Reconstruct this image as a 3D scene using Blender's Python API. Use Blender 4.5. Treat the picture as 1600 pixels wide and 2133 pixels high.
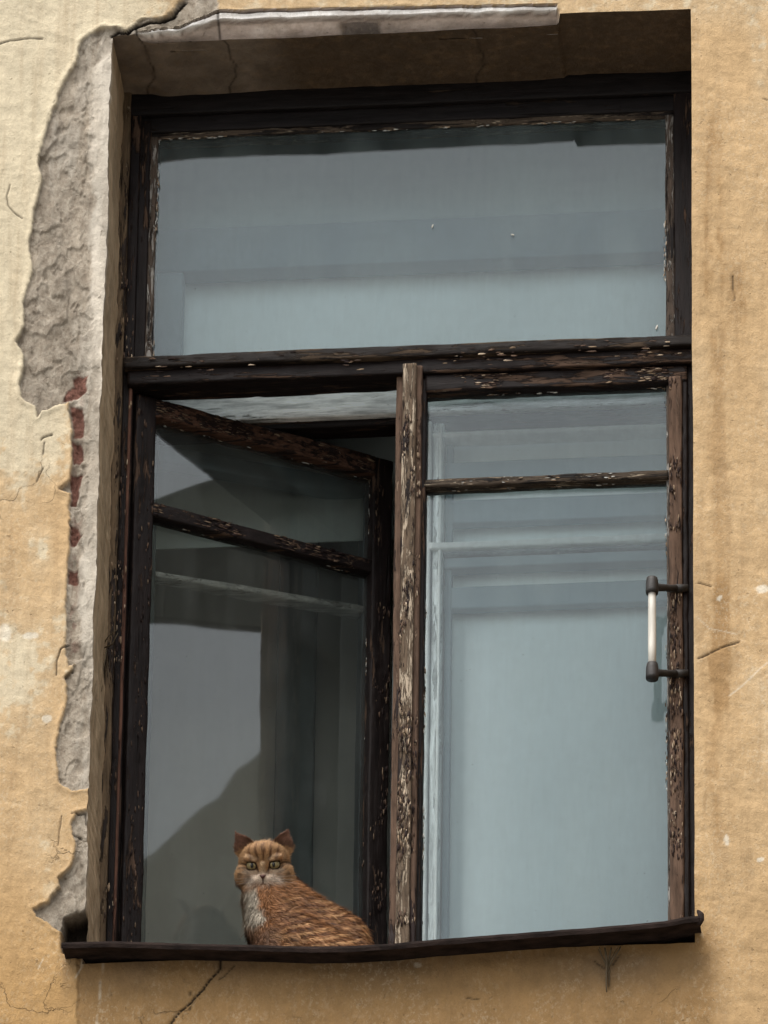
import bpy, bmesh, math, random
import numpy as np
from mathutils import Vector, Matrix, noise as mnoise

for o in list(bpy.data.objects):
    bpy.data.objects.remove(o)
scene = bpy.context.scene
COL = scene.collection
R = math.radians
random.seed(4)
rng = np.random.default_rng(7)

# ------------------------------------------------------------------ camera
AZ, EL, ROLL, DIST, SCALE = R(5.764), R(32.209), R(0.8334), 19.69, 1084.8
fw = np.array([-math.sin(AZ)*math.cos(EL), math.cos(AZ)*math.cos(EL), math.sin(EL)])
cam_loc = -fw*DIST
rt = np.cross(fw, [0, 0, 1]); rt /= np.linalg.norm(rt)
up = np.cross(rt, fw)
rt, up = rt*math.cos(ROLL)+up*math.sin(ROLL), -rt*math.sin(ROLL)+up*math.cos(ROLL)
FPX = SCALE*DIST
GROUND = cam_loc[2]-1.6
cd = bpy.data.cameras.new('camera')
cam = bpy.data.objects.new('camera', cd)
COL.objects.link(cam)
cam.matrix_world = Matrix(((rt[0], up[0], -fw[0], cam_loc[0]), (rt[1], up[1], -fw[1], cam_loc[1]),
                           (rt[2], up[2], -fw[2], cam_loc[2]), (0, 0, 0, 1)))
cd.sensor_fit = 'VERTICAL'; cd.sensor_height = 24.0
cd.lens = 24.0*FPX/2133.0
cd.clip_end = 3000; cd.clip_start = 0.5
scene.camera = cam

# ------------------------------------------------------------------ light
SUN_EL, SUN_AZ = R(62), R(204)
sdir = Vector((math.sin(SUN_AZ)*math.cos(SUN_EL), math.cos(SUN_AZ)*math.cos(SUN_EL), math.sin(SUN_EL)))
world = bpy.data.worlds.new('World'); scene.world = world; world.use_nodes = True
wn = world.node_tree; wn.nodes.clear()
sky = wn.nodes.new('ShaderNodeTexSky'); sky.sky_type = 'NISHITA'; sky.sun_disc = False
sky.sun_elevation = SUN_EL; sky.sun_rotation = SUN_AZ
sky.air_density = 1.2; sky.dust_density = 2.0; sky.ozone_density = 1.5
hs = wn.nodes.new('ShaderNodeHueSaturation'); hs.inputs['Saturation'].default_value = 0.20
bg = wn.nodes.new('ShaderNodeBackground'); bg.inputs['Strength'].default_value = 0.15
wo = wn.nodes.new('ShaderNodeOutputWorld')
wn.links.new(sky.outputs[0], hs.inputs['Color']); wn.links.new(hs.outputs[0], bg.inputs['Color'])
wn.links.new(bg.outputs[0], wo.inputs['Surface'])
sl = bpy.data.lights.new('sun', 'SUN'); sl.energy = 2.0; sl.angle = R(48); sl.color = (1.0, .95, .88)
so = bpy.data.objects.new('sun', sl); COL.objects.link(so)
so.rotation_euler = (-sdir).to_track_quat('-Z', 'Y').to_euler()
so.location = (0, -5, 5)
vs = scene.view_settings
vs.view_transform = 'Standard'; vs.look = 'None'; vs.exposure = 0.70; vs.gamma = 1.0
try: vs.use_curve_mapping = False
except Exception: pass
scene.cycles.max_bounces = 8
scene.cycles.transparent_max_bounces = 16
scene.cycles.caustics_reflective = False
scene.cycles.caustics_refractive = False

# ------------------------------------------------------------------ maths
def P(px, py, y):
    """point of the plane at depth y that the photograph shows at px, py"""
    d = fw*FPX + rt*(px-800.0) - up*(py-1066.5)
    t = (y-cam_loc[1])/d[1]
    return cam_loc+d*t
def X(px, py, y): return float(P(px, py, y)[0])
def Z(px, py, y): return float(P(px, py, y)[2])
def to_px(x, y, z):
    qx, qy, qz = x-cam_loc[0], y-cam_loc[1], z-cam_loc[2]
    dep = qx*fw[0]+qy*fw[1]+qz*fw[2]
    return (800+FPX*(qx*rt[0]+qy*rt[1]+qz*rt[2])/dep, 1066.5-FPX*(qx*up[0]+qy*up[1]+qz*up[2])/dep)

def _h(ix, iy, iz, seed):
    n = (ix*374761393 + iy*668265263 + iz*2147483647 + seed*974634777) & 0xffffffff
    n = ((n ^ (n >> 13))*1274126177) & 0xffffffff
    n = ((n ^ (n >> 15))*2246822519) & 0xffffffff
    return ((n ^ (n >> 16)) & 0xffffff)/float(0xffffff)
def vnoise(x, y, z=0.0, seed=0):
    x = np.asarray(x, float); y = np.asarray(y, float)+0*x; z = np.asarray(z, float)+0*x
    xi = np.floor(x).astype(np.int64); yi = np.floor(y).astype(np.int64); zi = np.floor(z).astype(np.int64)
    fx, fy, fz = x-xi, y-yi, z-zi
    fx = fx*fx*(3-2*fx); fy = fy*fy*(3-2*fy); fz = fz*fz*(3-2*fz)
    r = 0
    for a in (0, 1):
        for b in (0, 1):
            for c in (0, 1):
                w = (fx if a else 1-fx)*(fy if b else 1-fy)*(fz if c else 1-fz)
                r = r+w*_h(xi+a, yi+b, zi+c, seed)
    return r*2-1
def fbm(x, y, z=0.0, s=1.0, octv=4, seed=0, gain=.5):
    r = 0; a = 1.0; t = 0
    x = np.asarray(x, float)*s; y = np.asarray(y, float)*s; z = np.asarray(z, float)*s
    for k in range(octv):
        r = r+a*vnoise(x*2**k+13.7*k, y*2**k+5.1*k, z*2**k+9.3*k, seed+k); t += a; a *= gain
    return r/t
def sstep(a, b, x):
    t = np.clip((x-a)/(b-a), 0, 1); return t*t*(3-2*t)
def seg_dist(px, py, pts):
    d = np.full(px.shape, 1e9)
    for (x0, y0), (x1, y1) in zip(pts[:-1], pts[1:]):
        vx, vy = x1-x0, y1-y0; L = vx*vx+vy*vy+1e-9
        t = np.clip(((px-x0)*vx+(py-y0)*vy)/L, 0, 1)
        d = np.minimum(d, np.hypot(px-x0-t*vx, py-y0-t*vy))
    return d
def poly_sd(px, py, pts):
    """signed distance, positive inside"""
    pts = list(pts)+[pts[0]]
    d = seg_dist(px, py, pts)
    ins = np.zeros(px.shape, bool)
    for (x0, y0), (x1, y1) in zip(pts[:-1], pts[1:]):
        c = ((y0 > py) != (y1 > py)) & (px < (x1-x0)*(py-y0)/(y1-y0+1e-12)+x0)
        ins ^= c
    return np.where(ins, d, -d)

# ------------------------------------------------------------------ objects
def tag(o, label=None, cat=None, group=None, kind=None):
    if label: o['label'] = label
    if cat: o['category'] = cat
    if group: o['group'] = group
    if kind: o['kind'] = kind
    return o
def empty(name, loc=(0, 0, 0), **k):
    o = bpy.data.objects.new(name, None); COL.objects.link(o); o.location = loc
    o.empty_display_size = .05
    return tag(o, **k)
def link(name, me, mats, parent=None, smooth=True):
    o = bpy.data.objects.new(name, me); COL.objects.link(o)
    for m in (mats if isinstance(mats, (list, tuple)) else [mats]): me.materials.append(m)
    if smooth:
        me.polygons.foreach_set('use_smooth', np.ones(len(me.polygons), bool))
    if parent is not None:
        o.parent = parent
        o.matrix_parent_inverse = parent.matrix_basis.inverted()
    return o
def np_mesh(name, V, F, cols=None):
    """V (n,3), F (m,k) same sized faces; cols dict name->(n,4)"""
    me = bpy.data.meshes.new(name)
    V = np.asarray(V, np.float32); F = np.asarray(F, np.int32)
    k = F.shape[1]
    me.vertices.add(len(V)); me.vertices.foreach_set('co', V.ravel())
    me.loops.add(F.size); me.loops.foreach_set('vertex_index', F.ravel())
    me.polygons.add(len(F)); me.polygons.foreach_set('loop_start', np.arange(0, F.size, k, dtype=np.int32))
    me.polygons.foreach_set('loop_total', np.full(len(F), k, np.int32))
    me.update(calc_edges=True)
    for n, c in (cols or {}).items():
        a = me.attributes.new(n, 'FLOAT_COLOR', 'POINT')
        a.data.foreach_set('color', np.asarray(c, np.float32).ravel())
    return me
def compact(V, F, cols):
    used = np.unique(F); m = np.full(len(V), -1, np.int64); m[used] = np.arange(len(used))
    return V[used], m[F], {k: c[used] for k, c in cols.items()}

# ------------------------------------------------------------------ node helper
class N:
    def __init__(s, name):
        s.m = bpy.data.materials.new(name); s.m.use_nodes = True
        s.t = s.m.node_tree; s.t.nodes.clear()
        s.out = s.t.nodes.new('ShaderNodeOutputMaterial')
        s.tc = s.t.nodes.new('ShaderNodeTexCoord').outputs['Object']
    def n(s, typ, **k):
        nd = s.t.nodes.new(typ)
        for a, v in k.items(): setattr(nd, a, v)
        return nd
    def put(s, sock, v):
        if hasattr(v, 'is_linked') or isinstance(v, bpy.types.NodeSocket): s.t.links.new(v, sock)
        else: sock.default_value = v
    def noise(s, scale, detail=4, rough=.55, stretch=(1, 1, 1), dist=0.0, vec=None, off=(0, 0, 0)):
        mp = s.n('ShaderNodeMapping'); s.put(mp.inputs['Vector'], vec if vec is not None else s.tc)
        mp.inputs['Scale'].default_value = stretch; mp.inputs['Location'].default_value = off
        nd = s.n('ShaderNodeTexNoise'); s.put(nd.inputs['Vector'], mp.outputs[0])
        nd.inputs['Scale'].default_value = scale; nd.inputs['Detail'].default_value = detail
        nd.inputs['Roughness'].default_value = rough; nd.inputs['Distortion'].default_value = dist
        return nd.outputs['Fac']
    def voro(s, scale, stretch=(1, 1, 1), feat='DISTANCE_TO_EDGE', off=(0, 0, 0), warp=None):
        mp = s.n('ShaderNodeMapping'); s.put(mp.inputs['Vector'], warp if warp is not None else s.tc)
        mp.inputs['Scale'].default_value = stretch; mp.inputs['Location'].default_value = off
        nd = s.n('ShaderNodeTexVoronoi', feature=feat); s.put(nd.inputs['Vector'], mp.outputs[0])
        nd.inputs['Scale'].default_value = scale
        return nd.outputs['Distance']
    def ramp(s, f, a, b, va=0.0, vb=1.0):
        nd = s.n('ShaderNodeMapRange'); s.put(nd.inputs['Value'], f)
        nd.inputs['From Min'].default_value = a; nd.inputs['From Max'].default_value = b
        nd.inputs['To Min'].default_value = va; nd.inputs['To Max'].default_value = vb
        return nd.outputs[0]
    def math(s, op, a, b=0.0, c=0.0):
        nd = s.n('ShaderNodeMath', operation=op)
        s.put(nd.inputs[0], a); s.put(nd.inputs[1], b); s.put(nd.inputs[2], c)
        return nd.outputs[0]
    def mix(s, f, a, b):
        nd = s.n('ShaderNodeMix', data_type='RGBA')
        s.put(nd.inputs[0], f)
        s.put(nd.inputs[6], a if not isinstance(a, tuple) else (*a, 1) if len(a) == 3 else a)
        s.put(nd.inputs[7], b if not isinstance(b, tuple) else (*b, 1) if len(b) == 3 else b)
        return nd.outputs[2]
    def scale(s, col, f):
        nd = s.n('ShaderNodeVectorMath', operation='SCALE'); s.put(nd.inputs[0], col); s.put(nd.inputs['Scale'], f)
        return nd.outputs[0]
    def attr(s, name):
        nd = s.n('ShaderNodeAttribute', attribute_name=name)
        sp = s.n('ShaderNodeSeparateColor'); s.t.links.new(nd.outputs['Color'], sp.inputs[0])
        return nd.outputs['Color'], sp.outputs[0], sp.outputs[1], sp.outputs[2], nd.outputs['Alpha']
    def bump(s, h, strength, dist, nrm=None):
        nd = s.n('ShaderNodeBump'); s.put(nd.inputs['Height'], h)
        nd.inputs['Strength'].default_value = strength; nd.inputs['Distance'].default_value = dist
        if nrm is not None: s.put(nd.inputs['Normal'], nrm)
        return nd.outputs[0]
    def bsdf(s, col, rough=.8, spec=.3, nrm=None, metal=0.0):
        nd = s.n('ShaderNodeBsdfPrincipled')
        s.put(nd.inputs['Base Color'], (*col, 1) if isinstance(col, tuple) and len(col) == 3 else col)
        s.put(nd.inputs['Roughness'], rough); s.put(nd.inputs['Specular IOR Level'], spec)
        s.put(nd.inputs['Metallic'], metal)
        if nrm is not None: s.put(nd.inputs['Normal'], nrm)
        return nd.outputs[0]
    def done(s, sh):
        s.t.links.new(sh, s.out.inputs['Surface']); return s.m

# ------------------------------------------------------------------ materials
def wall_material():
    s = N('weathered stucco')
    col, r, g, b, a = s.attr('tint')
    _, mr, mg, mb, ma = s.attr('wear')    # r rough mortar, g brick, b cracks and painted hole shade, a pale chips
    big = s.noise(6, 5, .6, (1, 1, .45))
    mid = s.noise(38, 6, .68, (1, 1, .6))
    fine = s.noise(230, 5, .7)
    f1 = s.ramp(mid, .3, .7, .86, 1.12)
    f2 = s.ramp(fine, .25, .75, .91, 1.09)
    f3 = s.ramp(big, .3, .7, .93, 1.06)
    c = s.scale(col, s.math('MULTIPLY', s.math('MULTIPLY', f1, f2), f3))
    # rain streaks and rubbed pale grain
    rain = s.ramp(s.noise(42, 5, .62, (1, 1, .07), off=(2, 0, 1)), .50, .72)
    c = s.mix(s.math('MULTIPLY', s.math('MULTIPLY', rain, s.ramp(mr, .0, .5, 1, .3)), .34), c, (.27, .17, .085))
    rub = s.math('MULTIPLY', s.ramp(s.noise(150, 5, .75, (1, 1, .7), off=(0, 4, 9)), .52, .60), s.ramp(s.noise(9, 4, .6, (1, 1, .6), off=(7, 4, 2)), .40, .62))
    c = s.mix(s.math('MULTIPLY', s.math('MULTIPLY', rub, s.ramp(mr, .0, .10, 1, 0)), .20), c, (.74, .66, .50))
    # pits
    pit = s.ramp(s.noise(95, 3, .6, (1, 1, .8), off=(3, 1, 7)), .66, .74)
    c = s.mix(s.math('MULTIPLY', pit, .35), c, (.16, .11, .06))
    # hairline crazing
    wp = s.n('ShaderNodeVectorMath', operation='ADD')
    nn = s.n('ShaderNodeTexNoise'); s.t.links.new(s.tc, nn.inputs['Vector']); nn.inputs['Scale'].default_value = 14; nn.inputs['Detail'].default_value = 5
    sc_ = s.n('ShaderNodeVectorMath', operation='SCALE'); s.t.links.new(nn.outputs['Color'], sc_.inputs[0]); sc_.inputs['Scale'].default_value = .16
    s.t.links.new(s.tc, wp.inputs[0]); s.t.links.new(sc_.outputs[0], wp.inputs[1])
    cr = s.voro(5.0, (1, 1, .8), warp=wp.outputs[0])
    crk = s.math('MULTIPLY', s.ramp(cr, .010, .003), s.ramp(s.noise(3.1, 3, .6, off=(5, 5, 5)), .60, .66))
    c = s.mix(s.math('MULTIPLY', crk, .3), c, (.12, .08, .045))
    # mortar lumps
    lump = s.noise(75, 7, .72, (1, 1, .6), dist=.25)
    mort = s.mix(s.ramp(lump, .34, .62), (.20, .155, .11), (.56, .49, .395))
    mort = s.mix(s.ramp(s.noise(20, 4, .6, (1, 1, .35), off=(9, 0, 0)), .42, .62), s.scale(mort, .78), mort)
    c = s.mix(mr, c, s.mix(.40, mort, c))
    brick = s.mix(s.ramp(s.noise(120, 4, .6), .35, .65), (.10, .045, .032), (.22, .105, .078))
    c = s.mix(mg, c, brick)
    c = s.mix(mb, c, (.018, .013, .009))
    h = s.math('ADD', s.math('MULTIPLY', mid, 1.0), s.math('MULTIPLY', fine, .28))
    h = s.math('SUBTRACT', h, s.math('MULTIPLY', pit, .25))
    h = s.math('SUBTRACT', h, s.math('MULTIPLY', crk, .5))
    h = s.math('ADD', h, s.math('MULTIPLY', s.math('MULTIPLY', lump, mr), 1.8))
    return s.done(s.bsdf(c, .92, .15, s.bump(h, 1.0, .0048)))

def wood(name, axis, paint, bare, pale, wear=.5, pale_amt=.1, rough=.55, scale=1.0, off=0.0):
    s = N(name)
    st = {'x': (.09, 1, 1), 'z': (1, 1, .09)}[axis]
    st2 = {'x': (.11, 1, 1), 'z': (1, 1, .11)}[axis]
    o = (off, off*1.3, off*.7)
    grain = s.noise(170*scale, 6, .7, st, off=o)
    patch = s.math('ADD', s.math('MULTIPLY', s.noise(26*scale, 4, .6, st2, dist=.5, off=o), .5), s.math('MULTIPLY', s.noise(95*scale, 6, .72, st2, dist=.8, off=o), .5))
    edge = s.noise(85*scale, 5, .7, st2, off=(o[0]+4, o[1], o[2]))
    wmask = s.ramp(s.math('ADD', patch, s.math('MULTIPLY', s.math('SUBTRACT', edge, .5), .35)), .60-.28*wear, .625-.28*wear)
    pm = s.ramp(s.noise(95*scale, 6, .74, st2, dist=1.2, off=(o[0], o[1]+7, o[2])), .66-.3*pale_amt, .70-.3*pale_amt)
    pm = s.math('MULTIPLY', pm, s.ramp(wmask, .1, .6))
    cb = s.mix(s.ramp(grain, .32, .66), s.scale(s.mix(0.0, bare, bare), .35), bare)
    cp = s.mix(s.ramp(edge, .35, .7), s.scale(s.mix(0.0, paint, paint), .55), s.scale(s.mix(0.0, paint, paint), 1.5))
    c = s.mix(wmask, cp, cb)
    c = s.mix(s.math('MULTIPLY', pm, .85), c, pale)
    # checks along the grain
    chk = s.ramp(s.noise(70*scale, 4, .6, {'x': (.05, 1, 1), 'z': (1, 1, .05)}[axis], off=(1, 2, 3)), .34, .30)
    c = s.mix(s.math('MULTIPLY', chk, .8), c, (.006, .004, .003))
    h = s.math('SUBTRACT', s.math('ADD', s.math('MULTIPLY', grain, .35), s.math('MULTIPLY', pm, .55)), s.math('MULTIPLY', wmask, .6))
    h = s.math('SUBTRACT', h, s.math('MULTIPLY', chk, .7))
    rg = s.ramp(wmask, 0, 1, rough, .85)
    return s.done(s.bsdf(c, rg, .14, s.bump(h, 1.0, .004)))

DK = (.010, .0062, .0055); BR = (.100, .062, .042); PL = (.42, .34, .25)
M = {}
M['wall'] = wall_material()
M['dark_x'] = wood('dark peeling paint horizontal', 'x', DK, BR, PL, .18, .05)
M['dark_z'] = wood('dark peeling paint vertical', 'z', DK, BR, PL, .16, .0, off=3)
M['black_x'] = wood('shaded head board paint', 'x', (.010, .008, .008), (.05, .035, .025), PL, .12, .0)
M['edge_x'] = wood('chipped putty edge horizontal', 'x', (.014, .011, .010), (.10, .075, .055), (.40, .33, .24), .50, .35, scale=1.2)
M['edge_z'] = wood('chipped putty edge vertical', 'z', (.018, .014, .013), (.12, .09, .07), (.36, .34, .31), .60, .45, scale=1.2)
M['mull'] = wood('heavily weathered mullion', 'z', (.018, .010, .008), (.175, .125, .085), (.48, .39, .29), .62, .46, scale=1.0, off=5)
M['stile_w'] = wood('bare weathered stile', 'z', (.026, .015, .013), (.155, .098, .068), (.30, .21, .15), .62, .18, scale=.8, off=9)
M['jamb_w'] = wood('bare grey brown jamb', 'z', (.026, .017, .012), (.17, .118, .072), (.30, .24, .17), .58, .20, scale=1.0, off=2)
M['trans_x'] = wood('weathered transom', 'x', (.013, .009, .007), (.095, .066, .044), (.26, .19, .13), .32, .15, off=6)
M['rust_x'] = wood('reddish worn top rail', 'x', (.016, .009, .007), (.10, .052, .034), (.34, .26, .19), .42, .12, off=11)
M['bead'] = wood('reddish worn bead', 'z', (.030, .016, .013), (.15, .075, .052), (.26, .17, .12), .60, .1, off=4)
WH = (.62, .62, .59)
M['white_x'] = wood('flaking white paint horizontal', 'x', (.84, .84, .81), (.62, .60, .55), (.88, .87, .84), .20, .1, off=7)
M['white_z'] = wood('flaking white paint vertical', 'z', (.84, .86, .85), (.66, .68, .66), (.88, .89, .87), .25, .15, off=8)

def plain(name, col, rough=.8, var=.12, scale=12, spec=.2, bump=.0, stretch=(1, 1, 1)):
    s = N(name)
    f = s.ramp(s.noise(scale, 5, .6, stretch), .3, .7, 1-var, 1+var)
    c = s.scale(s.mix(0.0, col, col), f)
    nrm = s.bump(s.noise(scale*8, 4, .6, stretch), bump, .004) if bump else None
    return s.done(s.bsdf(c, rough, spec, nrm))
M['lining'] = plain('grey white lining paint', (.50, .52, .51), .7, .10, 9)
M['crisp'] = plain('chipped white paint', (.86, .87, .85), .6, .10, 50, .2, .3)
M['darkline'] = plain('dirty open joint', (.13, .15, .16), .8, .2, 60)
M['midrail'] = plain('grey rail with painted shade', (.13, .18, .20), .8, .08, 12)  # shade on the inner head rail is mixed into this grey
M['grey_rail_shade'] = plain('grey rail paint and painted shade bands', (.24, .30, .33), .7, .06, 12)  # also colours added bars that copy shadow and reflection bands
M['blind'] = plain('pale blue grey blind cloth', (.80, .855, .86), .85, .05, 4, .1)
M['shade'] = plain('grey green shade cloth', (.58, .65, .64), .85, .06, 4, .1)
M['shade_panel'] = plain('teal grey added shade sheet', (.30, .37, .38), .7, .10, 7, .2, 0, (.2, 1, 2))  # dark tone carries the shade at the top of the upper light
M['torn'] = plain('grey paper', (.66, .66, .61), .9, .09, 7, .1, 0, (1, 1, .7))
M['roomwall'] = plain('dull brown grey room wall', (.72, .70, .65), .9, .12, 3, .1)
M['teal'] = plain('dark green grey boards', (.13, .155, .155), .8, .12, 10)
M['sillmetal'] = plain('dark rusted sheet metal', (.022, .0145, .012), .85, .75, 55, .10, .5, (.4, 1, 1))
M['iron'] = plain('black iron', (.03, .027, .025), .5, .4, 60, .4, .3)
M['grip'] = plain('worn ivory grip', (.62, .59, .52), .5, .18, 60, .5, .1, (1, 1, .2))
M['twig'] = plain('dry stem', (.10, .075, .045), .9, .3, 60)
M['asphalt'] = plain('asphalt', (.24, .23, .21), .9, .2, 1.0)

def glass(name, dirt_shade=.05, tint=(.92, .97, .97), dirtcol=(.36, .43, .43), gloss=.75, wave=.10):
    s = N(name)
    tr = s.n('ShaderNodeBsdfTransparent'); tr.inputs['Color'].default_value = (*tint, 1)
    nrm = s.bump(s.noise(2.2, 2, .5), wave, .02)
    gl = s.n('ShaderNodeBsdfGlossy'); gl.inputs['Roughness'].default_value = .015
    gl.inputs['Color'].default_value = (gloss, gloss, gloss, 1)
    s.t.links.new(nrm, gl.inputs['Normal'])
    fr = s.n('ShaderNodeFresnel'); fr.inputs['IOR'].default_value = 1.52
    s.t.links.new(nrm, fr.inputs['Normal'])
    m1 = s.n('ShaderNodeMixShader'); s.t.links.new(fr.outputs[0], m1.inputs[0])
    s.t.links.new(tr.outputs[0], m1.inputs[1]); s.t.links.new(gl.outputs[0], m1.inputs[2])
    df = s.n('ShaderNodeBsdfDiffuse'); df.inputs['Color'].default_value = (*dirtcol, 1)
    streak = s.ramp(s.noise(16, 5, .65, (1, 1, .12)), .35, .75, .4, 1.5)
    blot = s.ramp(s.noise(7, 5, .6), .3, .75, .5, 1.5)
    spk = s.ramp(s.noise(150, 2, .5), .76, .79, 0, .8)
    d = s.math('ADD', s.math('MULTIPLY', s.math('MULTIPLY', streak, blot), dirt_shade), s.math('MULTIPLY', spk, .5))
    m2 = s.n('ShaderNodeMixShader'); s.t.links.new(d, m2.inputs[0])
    s.t.links.new(m1.outputs[0], m2.inputs[1]); s.t.links.new(df.outputs[0], m2.inputs[2])
    return s.done(m2.outputs[0])
M['glass'] = glass('dusty window glass', .09)
M['glass2'] = glass('dusty tilted window glass', .05, gloss=.70, wave=.018, tint=(.95, .97, .95), dirtcol=(.36, .38, .36))

# ------------------------------------------------------------------ sweeps and boards
def round_rect(w, d, r, k=3, step=.006):
    pts = []
    for cx, cy, a0 in ((w-r, r, -90), (w-r, d-r, 0), (r, d-r, 90), (r, r, 180)):
        for i in range(k+1):
            a = R(a0+90*i/k); pts.append((cx+r*math.cos(a), cy+r*math.sin(a)))
    out = []
    for i, p in enumerate(pts):
        q = pts[(i+1) % len(pts)]; L = math.hypot(q[0]-p[0], q[1]-p[1]); n = max(1, int(L/step))
        for j in range(n): out.append((p[0]+(q[0]-p[0])*j/n, p[1]+(q[1]-p[1])*j/n))
    return out
def sweep(prof, path_len, T, amp=.0012, seg=.006, seed=0, axis_stretch=.25, name='m'):
    """prof (u,v) swept along w; T maps (u,v,w) arrays to world xyz arrays"""
    n = len(prof); m = max(2, int(path_len/seg)+1)
    pu = np.array([p[0] for p in prof]); pv = np.array([p[1] for p in prof])
    w = np.linspace(0, path_len, m)
    U, Wg = np.meshgrid(pu, w); Vg = np.meshgrid(pv, w)[0]
    cu, cv = pu.mean(), pv.mean()
    du, dv = U-cu, Vg-cv; L = np.hypot(du, dv)+1e-9
    nz = fbm(U*55+seed*3.1, Vg*55, Wg*55*axis_stretch, 1, 4, seed)
    nz2 = fbm(U*14+seed, Vg*14, Wg*5, 1, 2, seed+40)
    chip = np.minimum(0, vnoise(U*90, Vg*90+seed, Wg*40, seed+5)+.45)*2.2
    dd = amp*(nz*1.3+nz2*1.2+chip)
    U = U+du/L*dd; Vg = Vg+dv/L*dd
    V = np.stack(T(U, Vg, Wg), -1).reshape(-1, 3)
    i = np.arange(n); j = np.arange(m-1)
    I, J = np.meshgrid(i, j)
    a = J*n+I; b = J*n+(I+1) % n
    F = np.stack([a, b, b+n, a+n], -1).reshape(-1, 4)
    me = bpy.data.meshes.new(name)
    faces = F.tolist()+[list(range(n))[::-1], [(m-1)*n+q for q in range(n)]]
    me.from_pydata(V.tolist(), [], faces); me.update()
    return me
SEED = [0]
def board(name, x0, x1, y0, y1, z0, z1, mat, parent, axis='z', amp=.0012, r=.004, seg=.006, T=None, bend=0.0):
    """rounded board with grain along axis; T optional local->world"""
    SEED[0] += 1
    if axis == 'z':
        prof = round_rect(x1-x0, y1-y0, min(r, (x1-x0)/2.2, (y1-y0)/2.2)); L = z1-z0
        f = lambda u, v, w: (x0+u+bend*np.sin(w/L*3.1), y0+v, z0+w)
    else:
        prof = round_rect(y1-y0, z1-z0, min(r, (y1-y0)/2.2, (z1-z0)/2.2)); L = x1-x0
        f = lambda u, v, w: (x0+w, y0+u, z0+v+bend*np.sin(w/L*3.1))
    g = (lambda u, v, w: T(*f(u, v, w))) if T else f
    me = sweep(prof, L, g, amp, seg, SEED[0], name=name)
    bm = bmesh.new(); bm.from_mesh(me); bmesh.ops.recalc_face_normals(bm, faces=bm.faces); bm.to_mesh(me); bm.free()
    return link(name, me, mat, parent)
def slab(name, x0, x1, y0, y1, z0, z1, mat, parent=None, T=None, smooth=False):
    V = [(x, y, z) for x in (x0, x1) for y in (y0, y1) for z in (z0, z1)]
    if T: V = [T(*v) for v in V]
    F = [(0, 1, 3, 2), (4, 6, 7, 5), (0, 4, 5, 1), (2, 3, 7, 6), (0, 2, 6, 4), (1, 5, 7, 3)]
    me = bpy.data.meshes.new(name); me.from_pydata([tuple(map(float, v)) for v in V], [], F)
    bm = bmesh.new(); bm.from_mesh(me); bmesh.ops.recalc_face_normals(bm, faces=bm.faces); bm.to_mesh(me); bm.free()
    return link(name, me, mat, parent, smooth=smooth)
def tube_mesh(name, pts, rad, k=8):
    pts = [Vector(p) for p in pts]
    rad = rad if isinstance(rad, (list, tuple)) else [rad]*len(pts)
    V, F = [], []
    for i, p in enumerate(pts):
        t = (pts[min(i+1, len(pts)-1)]-pts[max(i-1, 0)]).normalized()
        a = t.cross(Vector((0, 1, .13))).normalized(); b = t.cross(a).normalized()
        for j in range(k):
            an = 2*math.pi*j/k; V.append(tuple(p+(a*math.cos(an)+b*math.sin(an))*rad[i]))
    for i in range(len(pts)-1):
        for j in range(k):
            F.append((i*k+j, i*k+(j+1) % k, (i+1)*k+(j+1) % k, (i+1)*k+j))
    F.append(tuple(range(k))); F.append(tuple((len(pts)-1)*k+j for j in range(k))[::-1])
    me = bpy.data.meshes.new(name); me.from_pydata(V, [], F)
    bm = bmesh.new(); bm.from_mesh(me); bmesh.ops.recalc_face_normals(bm, faces=bm.faces); bm.to_mesh(me); bm.free()
    return me

# ================================================================== STRUCTURE
XL, XR = -.5552, .5948
ZH = 1.1494            # head of the opening
D = .22                # depth of the outer window
ZS = Z(780, 1985, 0.0)  # bottom of the opening at the wall face

g = slab('ground', -400, 400, -400, 400, GROUND-.4, GROUND, M['asphalt']); tag(g, kind='structure')

wall = empty('building_wall', (0, 0, GROUND), label='weathered ochre stucco wall with peeled patch around the old window', cat='wall')

PATCH = [(232, 60), (212, 62), (190, 74), (166, 95), (158, 130), (140, 165), (117, 200), (104, 255), (93, 300), (83, 345),
         (82, 400), (74, 440), (68, 480), (63, 510), (67, 547), (60, 585), (50, 628), (45, 680), (36, 710), (52, 738), (48, 760),
         (41, 800), (47, 826), (70, 845), (75, 872), (84, 858), (146, 842), (149, 1000), (120, 1018), (147, 1022), (144, 1150),
         (140, 1300), (134, 1352), (142, 1385), (160, 1384), (134, 1412), (141, 1450), (122, 1510), (119, 1580), (124, 1625),
         (148, 1643), (205, 1636), (205, 1684), (162, 1692), (152, 1720), (160, 1750), (158, 1785), (150, 1805), (122, 1830), (130, 1850),
         (92, 1880), (68, 1892), (76, 1908), (104, 1922), (132, 1940), (128, 1975), (230, 1975), (250, 60)]
BEAD = [(196, 130), (190, 300), (188, 500), (184, 800), (180, 1000), (172, 1180), (168, 1300), (162, 1340), (182, 1385), (178, 1640), (172, 1900), (230, 1980), (260, 100)]
BRICKS = [[(150, 782), (160, 775), (183, 780), (180, 815), (165, 822), (150, 835), (133, 838), (136, 815), (150, 800)],
          [(148, 846), (170, 850), (172, 905), (150, 905)], [(148, 912), (168, 915), (172, 950), (165, 960), (149, 962)],
          [(147, 985), (172, 985), (170, 1000), (160, 1045), (147, 1048)], [(145, 1090), (160, 1092), (168, 1110), (152, 1130), (145, 1130)],
          [(143, 1180), (162, 1182), (160, 1215), (143, 1212)]]
CORNERP = [(190, 74), (240, 52), (262, 66), (300, 40), (360, 26), (385, 0), (395, -30), (455, -30), (452, 40), (460, 95), (232, 110)]
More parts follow.
